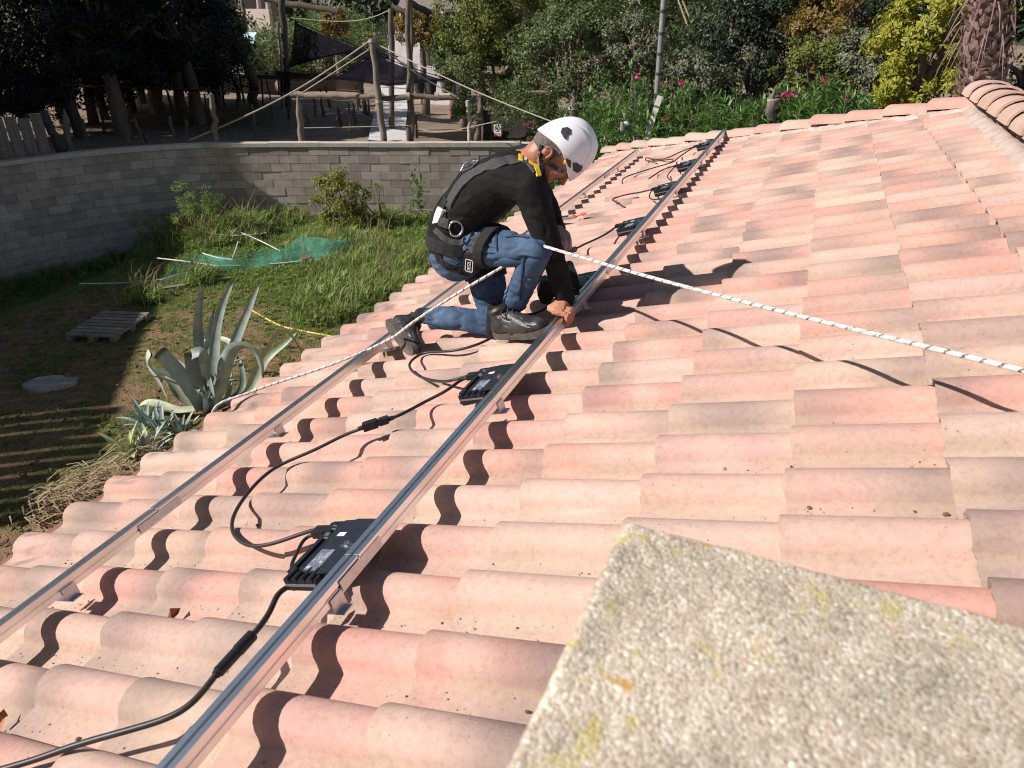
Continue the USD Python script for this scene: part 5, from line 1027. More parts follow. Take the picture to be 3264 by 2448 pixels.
def inverter(uc, label, rich):
    base = loc(uc, -.07, 0, -.05)
    t = thing('micro_inverter', label, 'inverter', base, group='black micro inverters clipped under the rail')
    part(t, 'mounting_plate', ext(uc, PLATE, -.0015, .0015), BLACKM)
    body = Polygon([(-.03, -.10), (-.145, -.124), (-.150, -.06), (-.150, .03), (-.145, .075), (-.03, .08)]).buffer(-.008).buffer(.008, quad_segs=4)
    part(t, 'body', cat_([ext(uc, body, -.046, -.010), pbox(uc, -.146, -.038, -.132, -.108, -.036, -.004, .006)]), BLACKP)
    part(t, 'side_bar', cat_([pbox(uc, -.156, -.142, -.10, .066, -.012, -.003), pbox(uc, -.142, -.104, -.112, -.098, -.012, -.004), pbox(uc, -.15, -.105, .052, .064, -.012, -.004)]), BLACKP)
    part(t, 'fin_block', cat_([tube(loc(uc, np.array([-.13 + .025 * q] * 2), np.array([-.134, -.090]), np.array([-.004, -.004])), .008, 10) for q in range(4)]), BLACKP, smooth=40)
    part(t, 'edge_strip', pbox(uc, -.14, -.042, -.1345, -.132, -.022, -.016), look_strip)
    for q, (b0, w) in enumerate([(.066, .019), (.086, .016)]):
        part(t, 'cable_plug', cat_([pbox(uc, -.212, -.168, b0, b0 + w, -.026, -.006, .003), pbox(uc, -.17, -.15, b0 + .002, b0 + w - .003, -.023, -.008, .002), pbox(uc, -.155, -.13, b0 - .002, b0 + w, -.02, .003, .003)]), BLACKP)
    for (a, b) in [(-.128, .084), (-.122, .070), (-.128, .05), (-.126, .042), (-.12, .03)]: part(t, 'clip_tab', pbox(uc, a - .009, a + .005, b - .0015, b + .0015, .0008, .005), look_strip)
    lab = Polygon([(-.100, -.100), (-.055, -.102), (-.055, -.018), (-.100, -.017)])
    lp = part(t, 'data_label', ext(uc, lab, .0016, .0021), LABEL)
    if rich:
        bars = [pbox(uc, -.096, -.084, -.094, -.084, .0022, .0025), pbox(uc, -.0975, -.0965, -.098, -.02, .0022, .0025), pbox(uc, -.058, -.0572, -.098, -.02, .0022, .0025)]
        rr = np.random.default_rng(3)
        for q in range(15):
            a0 = -.094 + rr.integers(0, 5) * .006; b0 = -.08 + rr.random() * .04; bars.append(pbox(uc, a0, a0 + .0028, b0, b0 + rr.uniform(.006, .02), .0022, .0025))
        th = np.linspace(0, 2 * np.pi, 14)[:-1]; bars.append(ext(uc, Polygon(np.c_[-.066 + .0048 * np.cos(th), -.069 + .0048 * np.sin(th)]), .0022, .0026))
        part(t, 'label_print', cat_(bars), PALE, sub=lp)
        tx = meshkit.text_mesh('ENPHASE', .0062, .0004, True); v = np.asarray(tx.vertices); tx = trimesh.Trimesh(loc(uc, -.0588 - v[:, 1], -.058 + v[:, 0], .0022 + v[:, 2]), tx.faces, process=False)
        part(t, 'label_lettering', tx, PALE, sub=lp)
    part(t, 'sticker', pbox(uc, -.094, -.070, .04, .056, .0016, .0021), WHITE)
    th = np.linspace(0, 2 * np.pi, 7)[:-1]
    part(t, 'bolt', cat_([ext(uc, Polygon(np.c_[-.028 + .0085 * np.cos(th), .0085 * np.sin(th)]), .002, .012), ext(uc, Polygon(np.c_[-.028 + .012 * np.cos(th), .012 * np.sin(th)]), .0015, .0035), pbox(uc, -.022, .012, -.009, .006, .0016, .004), pbox(uc, -.0505, -.036, -.006, .004, .0016, .0022)]), STEEL)
    return t
look_strip = look('grey_plastic_edge_look', (.16, .16, .17), None, rough=.35)
IU = [1.192, 2.206, 3.37, 4.52, 5.65, 6.62, 7.68]
IL = ['black micro inverter nearest the camera, silver data label and white sticker on top', 'second black micro inverter along the rail, beyond the inline cable connector', 'black micro inverter at the man\'s gloved hand, half hidden behind his arm', 'black micro inverter just above the crossing white rope, first beyond the man', 'fifth black micro inverter along the rail with a short bent lead on its eave side', 'last but one black micro inverter, level with the end of the lower rail', 'farthest black micro inverter, just below the row of hip cap tiles']
for q, (uc, lb) in enumerate(zip(IU, IL)): inverter(uc, lb, q < 4)
def pix_path(pts, n=60): return spline([q if isinstance(q, np.ndarray) else on_roof(*q) for q in pts], n)
def cable(label, pts, r=.0062, n=70, extras=()):
    t = thing('cable', label, 'cable', pix_path(pts, n)[0], group='black cables lying over the tiles')
    part(t, 'sheath', tube(pix_path(pts, n), r, 8), CABLE, smooth=True)
    for nm, a, b, rr in extras:
        A, B = on_roof(*a), on_roof(*b)
        if nm == 'sleeve': part(t, 'joint_sleeve', cat_([tube([A, A + (B - A) * .1, A + (B - A) * .9, B], [rr * .7, rr, rr, rr * .7], 10)]), BLACKP, smooth=40)
    return t
def fix(q): return np.asarray(q, float)
c1 = cable('thick black cable with long joint sleeve running off the bottom left corner', [(-60, 2470, .008), (120, 2418, .010), (234, 2378, .012), (449, 2316, .014), (601, 2249, .018), (687, 2152, .03), (758, 2070, .036), (809, 2019, .036), (864, 1941, .034), (893, 1888, .034), fix(loc(IU[0], -.138, -.118, -.03))], .0072, 90)
cable('black cable looping over the tiles from the nearest inverter to the inline connector', [fix(loc(IU[0], -.205, .094, -.016)), fix(loc(IU[0], -.235, .096, -.02)), (890, 1726, .02), (810, 1740, .01), (752, 1712, .006), (742, 1655, .008), (800, 1560, .012), (880, 1490, .02), (1000, 1435, .03), (1100, 1386, .04), (1160, 1364, .045)])
cable('short black lead hooked from plug to front corner on the nearest inverter', [fix(loc(IU[0], -.205, .074, -.016)), fix(loc(IU[0], -.225, .06, -.018)), (950, 1755, .042), (930, 1800, .040), fix(loc(IU[0], -.165, -.08, -.02)), fix(loc(IU[0], -.145, -.11, -.03))], .005, 40)
cable('black cable between the inline connector and the second inverter', [(1236, 1338, .045), (1280, 1320, .04), (1360, 1278, .03), (1430, 1240, .04), fix(loc(IU[1], -.228, .066, -.018)), fix(loc(IU[1], -.205, .074, -.016))])
cable('black cable curving from the second inverter behind the man\'s front boot', [fix(loc(IU[1], -.205, .094, -.016)), (1440, 1212, .04), (1410, 1216, .02), (1360, 1208, .01), (1312, 1180, .008), (1312, 1150, .01), (1345, 1128, .012), (1420, 1120, .014), (1500, 1105, .014), (1560, 1080, .014), (1600, 1050, .014)])
cable('black cable emerging from behind the front boot under the drill', [(1650, 1000, .012), (1700, 1000, .012), (1735, 985, .014), (1760, 950, .03), (1790, 920, .04), (1815, 905, .045)], .0062, 40)
cable('black cable with square plug leading to the first inverter beyond the man', [(1800, 805, .02), (1830, 795, .03), (1860, 780, .03), (1910, 757, .03), (1940, 740, .04), fix(loc(IU[3], -.205, .09, -.016))])
cable('black cable bending down the tiles from the fifth inverter', [fix(loc(IU[4], -.205, .09, -.016)), (2040, 613, .035), (2030, 615, .03), (1990, 622, .015), (1958, 632, .01), (1956, 640, .008), (1975, 648, .006)], .006, 40)
cable('short curved lead under the front of the fifth inverter', [fix(loc(IU[4], -.205, .074, -.016)), (2070, 628, .02), (2085, 636, .012), (2110, 632, .02)], .005, 30)
cable('black cable from the last but one inverter down toward the eave side', [fix(loc(IU[5], -.205, .09, -.016)), (2115, 540, .03), (2090, 555, .015), (2068, 570, .008)], .006, 40)
cable('short bent lead joining the last but one inverter to the fifth', [fix(loc(IU[5], -.205, .074, -.016)), (2130, 556, .012), (2128, 566, .01), (2142, 578, .02)], .005, 30)
cable('long black cable looping down from the farthest inverter past the lower rail end', [fix(loc(IU[6], -.205, .074, -.016)), (2180, 490, .02), (2160, 505, .012), (2135, 520, .012), (2100, 530, .012), (2060, 542, .012), (2000, 562, .01), (1984, 575, .008), (1983, 583, .006)], .006, 60)
cable('black cable loop lying beyond the lower rail end, fed by the farthest inverter', [fix(loc(IU[6], -.205, .09, -.016)), (2165, 486, .02), (2130, 502, .012), (2090, 508, .01), (2060, 503, .01), (2058, 510, .01), (2075, 514, .01), (2145, 507, .012)], .006, 60)
# inline connector box
t = thing('inline_connector', 'black rectangular inline plug joining two cables above the tiles', 'connector', on_roof(1195, 1350, .03))
A, B = on_roof(1158, 1362, .05), on_roof(1238, 1336, .05); d = unit(B - A); sd = unit(np.cross(RN, d)); L = np.linalg.norm(B - A)
part(t, 'socket_half', obox(A, d, sd, RN, (0, -.018, -.014), (L * .56, .018, .014)), BLACKP)
part(t, 'plug_half', obox(A, d, sd, RN, (L * .64, -.015, -.012), (L, .015, .012)), BLACKP)
part(t, 'latch', cat_([obox(A, d, sd, RN, (L * .54, -.012, -.01), (L * .66, .012, .01)), obox(A, d, sd, RN, (L * .4, -.02, -.004), (L * .75, -.0165, .006)), obox(A, d, sd, RN, (L * .4, .0165, -.004), (L * .75, .02, .006))]), BLACKP)
part(t, 'strain_relief', tube([A - d * .02, A + d * .004], [.008, .011], 8), BLACKP); part(t, 'strain_relief', tube([B + d * .02, B - d * .004], [.008, .011], 8), BLACKP)
t = thing('cable_sleeve', 'thick black joint sleeve on the cable beside the near rail', 'sleeve', on_roof(750, 2085, .02))
A, B = on_roof(687, 2152, .031), on_roof(809, 2019, .036)
part(t, 'tube', tube([A, A + (B - A) * .06, A + (B - A) * .07, A + (B - A) * .55, A + (B - A) * .58, A + (B - A) * .96, B], [.010, .011, .0135, .0135, .015, .0145, .009], 12), BLACKP, smooth=40)
# plug near inverter 4
t = thing('square_plug', 'small square black plug on the cable beyond the man\'s forearm', 'connector', on_roof(1820, 798, .02))
part(t, 'plug_body', obox(on_roof(1822, 797, .03), RV, RU, RN, (-.03, -.02, -.014), (.03, .02, .014)), BLACKP)
# ---- ropes
def rope_look():
    nodes = {'a': ('attribute', {'attribute': 'col'}), 'p': ('principled_bsdf', {'roughness': .85, 'sheen_weight': .3})}
    return usdkit.material(stage, '/World/Looks/rope_look', nodes, [('a.color', 'p.base_color')], surface='p.BSDF')
ROPE = rope_look()
def rope_mesh(path, r, pitch=.022, dark=True, seed=0):
    path = np.asarray(path); seg = np.linalg.norm(np.diff(path, axis=0), axis=1); L = seg.sum(); s0 = np.r_[0, np.cumsum(seg)]
    n = max(int(L / .004), 40); s = np.linspace(0, L, n); P = np.stack([np.interp(s, s0, path[:, k]) for k in range(3)], 1)
    m = tube(P, r, 12, cap=False); a = np.tile(np.arange(12) / 12 * 2 * np.pi, n); ss = np.repeat(s, 12)
    # braided relief
    ph = np.sin(3 * a + ss / pitch * 2 * np.pi * 1.5) * np.sin(3 * a - ss / pitch * 2 * np.pi * 1.5)
    nrm = np.asarray(m.vertices) - np.repeat(P, 12, 0); m.vertices = np.asarray(m.vertices) + nrm * (ph * .10)[:, None]
    col = np.tile([.70, .66, .60], (len(a), 1)) * (.86 + .14 * (ph > 0))[:, None]
    k1 = np.mod(ss / (pitch * 1.9) + a / (2 * np.pi) * 1.0, 1) < .33
    k2 = np.mod(2 * a / (2 * np.pi) * 1.0 + ss / (pitch * .62), 1) < .5
    if dark: col[k1 & k2] = [.06, .05, .045]
    return m, col
ha = at_y(1735, 785, 2.72)
far = on_roof(3330, 1200, .30)
q = spline([ha, at_y(2000, 863, 2.45) , at_y(2420, 975, 2.1), at_y(2900, 1093, 1.80), at_y(3300, 1190, 1.62), at_y(3700, 1285, 1.45)], 80)
m, c = rope_mesh(q, .0062); solo('safety_rope', m, ROPE, 'white rope with black flecks stretched from the man across the tiles to the right', 'rope', smooth=True, col=c)
lo = [at_y(1690, 800, 2.92), at_y(1600, 852, 2.80), at_y(1500, 910, 2.745), at_y(1400, 972, 2.72), at_y(1310, 1032, 2.70), on_roof(1240, 1082, .095), on_roof(1100, 1145, .055), on_roof(960, 1195, .03), on_roof(830, 1238, .015), on_roof(755, 1265, .012), UV(roof_uv(718, 1290, 0)[0], ev - .03, .0), UV(roof_uv(712, 1300, 0)[0], ev - .07, -.06), UV(roof_uv(712, 1300, 0)[0], ev - .09, -.4), UV(roof_uv(712, 1300, 0)[0], ev - .1, -1.2)]
m, c = rope_mesh(spline(lo, 120), .0068); solo('safety_rope', m, ROPE, 'white flecked rope passing under the man and over the eave beside the agave', 'rope', smooth=True, col=c)
# ---- cordless drill standing behind the arm
TEAL = look('blue_tool_look', (.03, .12, .22), (.05, .16, .28), 40, .35)
dr = on_roof(1880, 960, .0)
DRB = look('drill_black_look', (.012, .012, .013), (.024, .024, .026), 60, .5, .2, 200, dist=.001)
t = thing('cordless_drill', 'black cordless drill standing on its head behind the man\'s forearm', 'drill', on_roof(1870, 945, .02))
def ypx(x, y, yy): return at_y(x, y, yy)
Y0 = 3.02
P = lambda x, y: at_y(x, y, Y0)
bx = RT; by = unit(-DN + .0 * FW); bz = np.cross(bx, by)
sc = np.linalg.norm(P(1900, 900) - P(1800, 900)) / 100
def flat(pts, d0, d1, mat, nm, r=4):
    pg = Polygon(pts).buffer(-r).buffer(r, quad_segs=4); e = trimesh.creation.extrude_polygon(pg, 1.0, engine='earcut'); v = np.asarray(e.vertices)
    o = P(0, 0) * 0
    w = np.array([at_y(x, y, Y0) for x, y in v[:, :2]]) + (d0 + (d1 - d0) * v[:, 2])[:, None] * np.array([FW[0], FW[1], 0]) / math.hypot(FW[0], FW[1])
    e = trimesh.Trimesh(w, e.faces, process=False)
    if e.volume < 0: e.invert()
    part(t, nm, e, mat)
flat([(1797, 848), (1818, 840), (1828, 845), (1846, 890), (1846, 905), (1836, 908), (1806, 908), (1797, 880)], -.03, .045, DRB, 'battery')
flat([(1806, 906), (1838, 900), (1846, 905), (1846, 935), (1812, 940), (1800, 930)], -.02, .03, BLACKP, 'grip')
flat([(1812, 909), (1820, 906), (1834, 914), (1833, 918), (1813, 919)], -.023, -.0195, TEAL, 'blue_badge', 1)
flat([(1723, 893), (1738, 888), (1755, 892), (1763, 925), (1760, 945), (1745, 964), (1724, 960), (1712, 932)], -.03, .05, DRB, 'motor_housing')
flat([(1753, 905), (1808, 903), (1808, 935), (1757, 942)], -.025, .035, DRB, 'gear_case')
tx = meshkit.text_mesh('18V', .014, .0006, True)
# ------------------------------------------------------------------ the man kneeling on the roof
def W(x, y, z): return np.array([x, y, z + CAMZ])
RANK, RKNE, RHIP = W(-1.159, 2.89, -1.276), W(-.980, 2.775, -.925), W(-1.376, 2.925, -.965)
LKNE, LANK, LHIP = W(-1.262, 2.965, -1.375), W(-1.655, 2.955, -1.385), W(-1.40, 3.10, -1.0)
P0, P1, P2, P3 = at_y(1478, 785, 3.0), at_y(1475, 705, 3.0), at_y(1560, 600, 2.99), at_y(1645, 552, 2.985)
NB = at_y(1700, 515, 2.98)
RSH, REL, RWR = W(-1.045, 2.83, -.672), at_y(1756, 792, 2.815), on_roof(1803, 957, .115)
LSH, LEL, LHD = P3 + (P3 - RSH) * [.35, 1, .35] + [.03, 0, -.02], at_y(1752, 700, 3.20), at_y(1779, 742, 3.06)
LAT = np.array([0, 1.0, 0])
person = thing('person', 'man in white helmet, black jumper, jeans and harness kneeling at the rail', 'person', on_roof(1560, 1070, 0))
def H(*ps): return hull(ps)
def U(ms): return m3.Manifold.batch_boolean(ms, m3.OpType.Add)
def smooth_mesh(man, edge, it=12, lam=.5, noise_amp=0, noise_sc=(20, 20, 20), seed=0, fold=0, foldsc=(30, 30, 30)):
    m = tm(man.refine_to_length(edge)); m = trimesh.Trimesh(m.vertices, m.faces, process=True)
    if it: trimesh.smoothing.filter_taubin(m, lamb=lam, nu=lam + .03, iterations=it)
    if noise_amp or fold:
        v = np.asarray(m.vertices); n = np.asarray(m.vertex_normals)
        d = (meshkit.fbm(v * noise_sc, 3, seed) - .5) * 2 * noise_amp
        if fold: q = meshkit.fbm(v * foldsc, 2, seed + 9); d += -fold * np.exp(-((q - .5) / .045) ** 2) + fold * .6 * np.exp(-((q - .62) / .05) ** 2)
        m.vertices = v + n * d[:, None]
    return m
# head frame: face looks down to the right, crown points up to the right
vr_ = unit(ray(1777, 484)); rt_ = unit(RT - vr_ * (RT @ vr_)); dn_ = np.cross(vr_, rt_); dn_ = dn_ if dn_ @ DN > 0 else -dn_
hu = unit(.866 * rt_ - .5 * dn_); hf = unit(.5 * rt_ + .866 * dn_); hl = -np.cross(hu, hf) * 1.0
if hl @ FW > 0: hl = -hl                                  # the side towards the camera
HC = at_y(1777, 484, 2.95)
def hp_(f, l, u): return HC + hf * f + hl * l + hu * u
head = [H((hp_(.005, 0, .02), .086), (hp_(-.028, 0, .012), .083), (hp_(.035, 0, .005), .078)),
        H((hp_(.06, .028, -.025), .042), (hp_(.06, -.028, -.025), .042), (hp_(.05, .03, .02), .04), (hp_(.05, -.03, .02), .04)),
        H((hp_(.075, .02, .012), .022), (hp_(.075, -.02, .012), .022)),
        H((hp_(0, .048, -.07), .022), (hp_(0, -.048, -.07), .022), (hp_(.074, .012, -.108), .018), (hp_(.074, -.012, -.108), .018), (hp_(.05, .03, -.05), .035), (hp_(.05, -.03, -.05), .035)),
        H((hp_(.092, 0, .002), .010), (hp_(.116, 0, -.040), .0135)), H((hp_(.104, .010, -.045), .009), (hp_(.104, -.010, -.045), .009)),
        H((hp_(.088, .014, -.068), .010), (hp_(.088, -.014, -.068), .010)), H((hp_(.085, .013, -.080), .010), (hp_(.085, -.013, -.080), .010)),
        H((hp_(-.035, 0, -.04), .062), (hp_(-.03, 0, -.075), .058), (NB, .068)), H((NB, .068), (P3, .10))]
for sgn in (1, -1):                                       # ears
    e = [hp_(-.020 + .019 * math.cos(a), sgn * .091, -.042 + .027 * math.sin(a)) for a in np.linspace(-2.2, 2.6, 9)]
    for a, b in zip(e[:-1], e[1:]): head.append(H((a, .0058), (b, .0058)))
    head.append(H((hp_(-.016, sgn * .082, -.032), .015), (hp_(-.018, sgn * .081, -.058), .012), (hp_(-.024, sgn * .085, -.040), .015)))
def limb(*ps): return [H(ps[i], ps[i + 1]) for i in range(len(ps) - 1)]
uh, vh = roof_uv(1838, 985, .09); uh = float(uh)
palm = [UV(uh + .024, VA - .010, .106), UV(uh - .026, VA - .010, .106), UV(uh, VA - .035, .112)]
KN = [UV(uh + q, VA + .018, .100 - .004 * abs(i - 1)) for i, q in enumerate((.028, .0095, -.0095, -.027))]
def hand(extra):
    g = [H(*([(p, .0125 + extra) for p in palm] + [(k, .0105 + extra) for k in KN] + [(RWR, .022 + extra)]))]
    for i, k in enumerate(KN):
        r = (.0092, .0098, .0094, .0082)[i] + extra; L = (.95, 1.05, 1.0, .82)[i]
        a = k + RV * .030 * L - RN * .016 * L; b = a - RN * .030 * L - RV * .006; c = b - RN * .016 * L - RV * .014
        g += limb((k, r * 1.1), (a, r), (b, r * .95), (c, r * .85))
    b0 = palm[0] - RV * .02; g += limb((b0, .014 + extra), (b0 + RU * .035 - RN * .02, .0115 + extra), (b0 + RU * .06 - RN * .034 + RV * .012, .012 + extra), (b0 + RU * .075 - RN * .036 + RV * .03, .0105 + extra))
    return g
# left hand: loosely closed on the knee behind the arm
def lhand(extra):
    k0 = LHD; d = unit(LHD - LEL); s = np.cross(d, [0, 0, 1.0]); s = unit(s); dn = np.cross(s, d); g = [H((LHD - d * .03, .028 + extra), (LHD + d * .035 + s * .03, .015 + extra), (LHD + d * .035 - s * .03, .015 + extra))]
    for i, q in enumerate((.033, .011, -.011, -.032)):
        L = (.95, 1.05, 1.0, .82)[i]; a = LHD + d * .045 + s * q; b = a + d * .032 * L - dn * .014; c = b + d * .008 - dn * .03 * L; e = c - d * .018 - dn * .012; g += limb((a, .012 + extra), (b, .011 + extra), (c, .0105 + extra), (e, .0095 + extra))
    a = LHD + s * .034; g += limb((a - d * .01, .016 + extra), (a + s * .02 + d * .02 - dn * .01, .0125 + extra), (a + s * .014 + d * .05 - dn * .02, .011 + extra)); return g
body = U(head + [H((P3, .10), (P2 - LAT * .06, .10), (P2 + LAT * .06, .10)), H((P2, .11), (P1, .11), (P0, .10))] + limb((RSH, .055), (REL, .04), (RWR, .027)) + limb((P3, .09), (RSH, .055)) + limb((P3, .09), (LSH, .055)) + limb((LSH, .055), (LEL, .04), (LHD - unit(LHD - LEL) * .04, .027)) + hand(0) + lhand(0)
         + limb((P0, .1), (RHIP, .075), (RKNE, .05), (RANK, .035)) + limb((P0, .1), (LHIP, .075), (LKNE, .045), (LANK, .035)))
SKIN = look('skin_look', (.30, .125, .078), (.40, .18, .115), 26, .5, .25, 240, spec=.4, dist=.002)
bm = smooth_mesh(body, .008, 6, .45)
part(person, 'body', bm, SKIN, smooth=True)
HAIR = look('grey_hair_look', (.055, .046, .04), (.19, .165, .145), 150, .8, .8, 300, dist=.004)
hair = H((hp_(.0, 0, .02), .0890), (hp_(-.034, 0, .012), .086)) ^ m3.Manifold.cube((.4, .4, .4), True).translate((0, 0, 0)).transform(np.c_[np.c_[hf, hl, hu], hp_(-.185, 0, .105)])
hair2 = (H((hp_(-.035, 0, -.035), .0645), (hp_(-.032, 0, -.005), .084)) ^ m3.Manifold.cube((.2, .4, .14), True).transform(np.c_[np.c_[hf, hl, hu], hp_(-.125, 0, -.02)]))
hm = smooth_mesh(U([hair, hair2]), .006, 4, .4, .0022, (160, 160, 160), 4)
part(person, 'hair', hm, HAIR, smooth=True)
EYEW = look('eye_white_look', (.6, .57, .52), None, rough=.3)
for sgn in (1, -1):
    e = trimesh.creation.icosphere(2, .0115); e.apply_translation(hp_(.083, sgn * .030, -.006)); pth = part(person, 'eye', e, EYEW, smooth=True)
    e = trimesh.creation.icosphere(1, .0055); e.apply_translation(hp_(.0915, sgn * .031, -.006)); part(person, 'iris', e, INK, smooth=True, sub=pth)
    part(person, 'eyebrow', tube([hp_(.094, sgn * .012, .012), hp_(.094, sgn * .028, .016), hp_(.082, sgn * .045, .012)], [.003, .004, .002], 6), HAIR)
part(person, 'mouth', tube([hp_(.083, .026, -.074), hp_(.0965, .010, -.074), hp_(.0965, -.010, -.074), hp_(.083, -.026, -.074)], [.001, .002, .002, .001], 6), look('lip_line_look', (.16, .055, .045), None, rough=.6))
# jumper
KNIT = look('black_jumper_look', (.006, .0055, .006), (.013, .012, .0125), 30, .88, .5, 350, spec=.25, dist=.002)
def pair(p, r, w): return [(p - LAT * w, r), (p + LAT * w, r)]
tor = lambda e: [H(*pair(P0 + unit(P1 - P0) * .02, .135 + e, .075), *pair(P1, .122 + e, .07)), H(*pair(P1, .122 + e, .07), *pair(P2, .128 + e, .085)), H(*pair(P2, .128 + e, .085), *pair(P3, .105 + e, .11)), H(*pair(P3, .105 + e, .11), (RSH, .078 + e), (LSH, .078 + e)), H((P3, .105 + e), (NB - unit(NB - P3) * .03, .075 + e))]
jum = U(tor(.0) + limb((RSH, .080), (RSH * .55 + REL * .45 - LAT * .006, .065), (REL, .053), (REL * .5 + RWR * .5, .047), (RWR + unit(REL - RWR) * .012, .041)) + limb((LSH, .082), (LEL, .058), (LHD - unit(LHD - LEL) * .05, .044)))
jm = smooth_mesh(jum, .012, 10, .5, .004, (7, 7, 7), 2, .0045, (8, 8, 13))
part(person, 'jumper', jm, KNIT, smooth=True)
# jeans
DEN = look('denim_look', (.032, .058, .102), (.058, .098, .162), 9, .88, .6, 420, spec=.2, dist=.002, c3=(.11, .165, .25))
jn = U([H(*pair(P0 - unit(P1 - P0) * .015, .128, .08), (RHIP, .098), (LHIP, .100))] + [H((RHIP, .100), (RHIP * .4 + RKNE * .6 - [0, 0, .012], .078)), H((RHIP * .4 + RKNE * .6 - [0, 0, .012], .078), (RKNE, .062))] + limb((RKNE, .062), (RKNE * .45 + RANK * .55, .060), (RANK + unit(RKNE - RANK) * .105, .058))
       + limb((LHIP, .108), (LKNE * .6 + LHIP * .4, .086), (LKNE, .062), (LKNE * .5 + LANK * .5 + [0, 0, .008], .062), (LANK + unit(LKNE - LANK) * .06, .053)))
dm = smooth_mesh(jn, .010, 8, .5, .003, (7, 7, 7), 5, .0065, (8, 8, 20))
part(person, 'jeans', dm, DEN, smooth=True)
SOCK = look('black_sock_look', (.012, .012, .012), (.025, .024, .023), 60, .95, .6, 200)
part(person, 'sock', smooth_mesh(U(limb((RANK - [0, 0, .02], .040), (RANK + unit(RKNE - RANK) * .14, .043))), .008, 3), SOCK, smooth=True)
part(person, 'sock', smooth_mesh(U(limb((LANK, .040), (LANK + unit(LKNE - LANK) * .10, .043))), .008, 3), SOCK, smooth=True)
# boots
LEATH = look('black_leather_look', (.018, .018, .018), (.050, .048, .046), 18, .42, .4, 120, spec=.5, dist=.003)
RUB = look('boot_sole_look', (.05, .045, .04), (.13, .115, .095), 20, .85, .4, 80)
LACE = look('lace_look', (.03, .025, .02), (.06, .05, .045), 60, .8)
def boot(heel, toe, up, ank, seed):
    d = unit(toe - heel); up = unit(up - d * (up @ d)); s = np.cross(up, d); L = np.linalg.norm(toe - heel)
    q = lambda a, b, c: heel + d * a * L + s * b + up * c
    up_ = U([H((q(.13, .012, .055), .036), (q(.13, -.012, .055), .036), (q(.40, .015, .05), .036), (q(.40, -.015, .05), .036), (q(.2, 0, .10), .046)),
             H((q(.40, .017, .048), .036), (q(.40, -.017, .048), .036), (q(.70, .022, .046), .032), (q(.70, -.020, .046), .032), (q(.38, 0, .085), .036)),
             H((q(.70, .022, .046), .032), (q(.70, -.020, .046), .032), (q(.86, .010, .044), .031), (q(.86, -.008, .044), .031)),
             H((q(.2, 0, .10), .046), (q(.19, 0, .100), .047))])
    m = smooth_mesh(up_, .009, 6, .5, .002, (30, 30, 30), seed, .003, (26, 26, 26)); p = part(person, 'boot', m, LEATH, smooth=True)
    t = np.linspace(0, 1, 26); wv = .046 * (np.sin(np.pi * np.clip(t * .96 + .03, 0, 1)) ** .38) * (1 - .16 * np.exp(-((t - .42) / .14) ** 2)) * (1 + .1 * t)
    pg = Polygon(np.vstack([np.c_[t * L, wv], np.c_[t[::-1] * L, -wv[::-1] * .93]])); e = trimesh.creation.extrude_polygon(pg.buffer(.003), .03, engine='earcut'); v = np.asarray(e.vertices)
    e = trimesh.Trimesh(heel + v[:, :1] * d + v[:, 1:2] * s + (v[:, 2:] - .004 + .012 * np.clip((v[:, :1] / L - .75) / .25, 0, 1) ** 2) * up, e.faces, process=False)
    part(person, 'sole', e, RUB, sub=p)
    hits = []
    for k in range(5):
        a = .36 + .07 * k; c = .128 - .013 * k - .012; hits.append(tube([q(a, .034, c - .014), q(a + .02, .0, c + .018), q(a + .035, -.034, c - .014)], .0034, 6))
    for sg in (1, -1): hits.append(tube(spline([q(.36, 0, .125), q(.33, sg * .03, .135), q(.38, sg * .05, .11), q(.42, sg * .035, .09), q(.36, 0, .12)], 14), .0025, 5))
    part(person, 'laces', cat_(hits), LACE, sub=p)
    part(person, 'collar', tube([q(.19, 0, .118), q(.185, 0, .132), q(.18, 0, .143)], [.047, .052, .046], 16), LEATH, sub=p, smooth=40)
hR, tR = on_roof(1583, 1072, .012), on_roof(1776, 1066, .012)
boot(hR, hR + unit(tR - hR) * .315, np.array([0, 0, 1.0]) * .5 + RN, RANK + [.0, 0, 0], 1)
tL, hL = on_roof(1318, 1132, .012), at_y(1232, 1030, 2.93)
boot(hL, hL + unit(tL - hL) * .30, unit(LKNE - LANK) + [0, 0, -.1], LANK, 2)
GLOVE = look('orange_glove_look', (.42, .17, .10), (.58, .27, .17), 30, .7, .4, 200, dist=.002)
part(person, 'glove', smooth_mesh(U(hand(.0035) + limb((RWR - unit(REL - RWR) * .012, .027), (RWR + unit(REL - RWR) * .022, .033))), .005, 5, .45, .0015, (60, 60, 60), 3, .0025, (50, 50, 50)), GLOVE, smooth=True)
part(person, 'glove', smooth_mesh(U(lhand(.003)), .006, 4, .45), look('pale_glove_look', (.40, .28, .25), (.50, .38, .34), 30, .8), smooth=True)
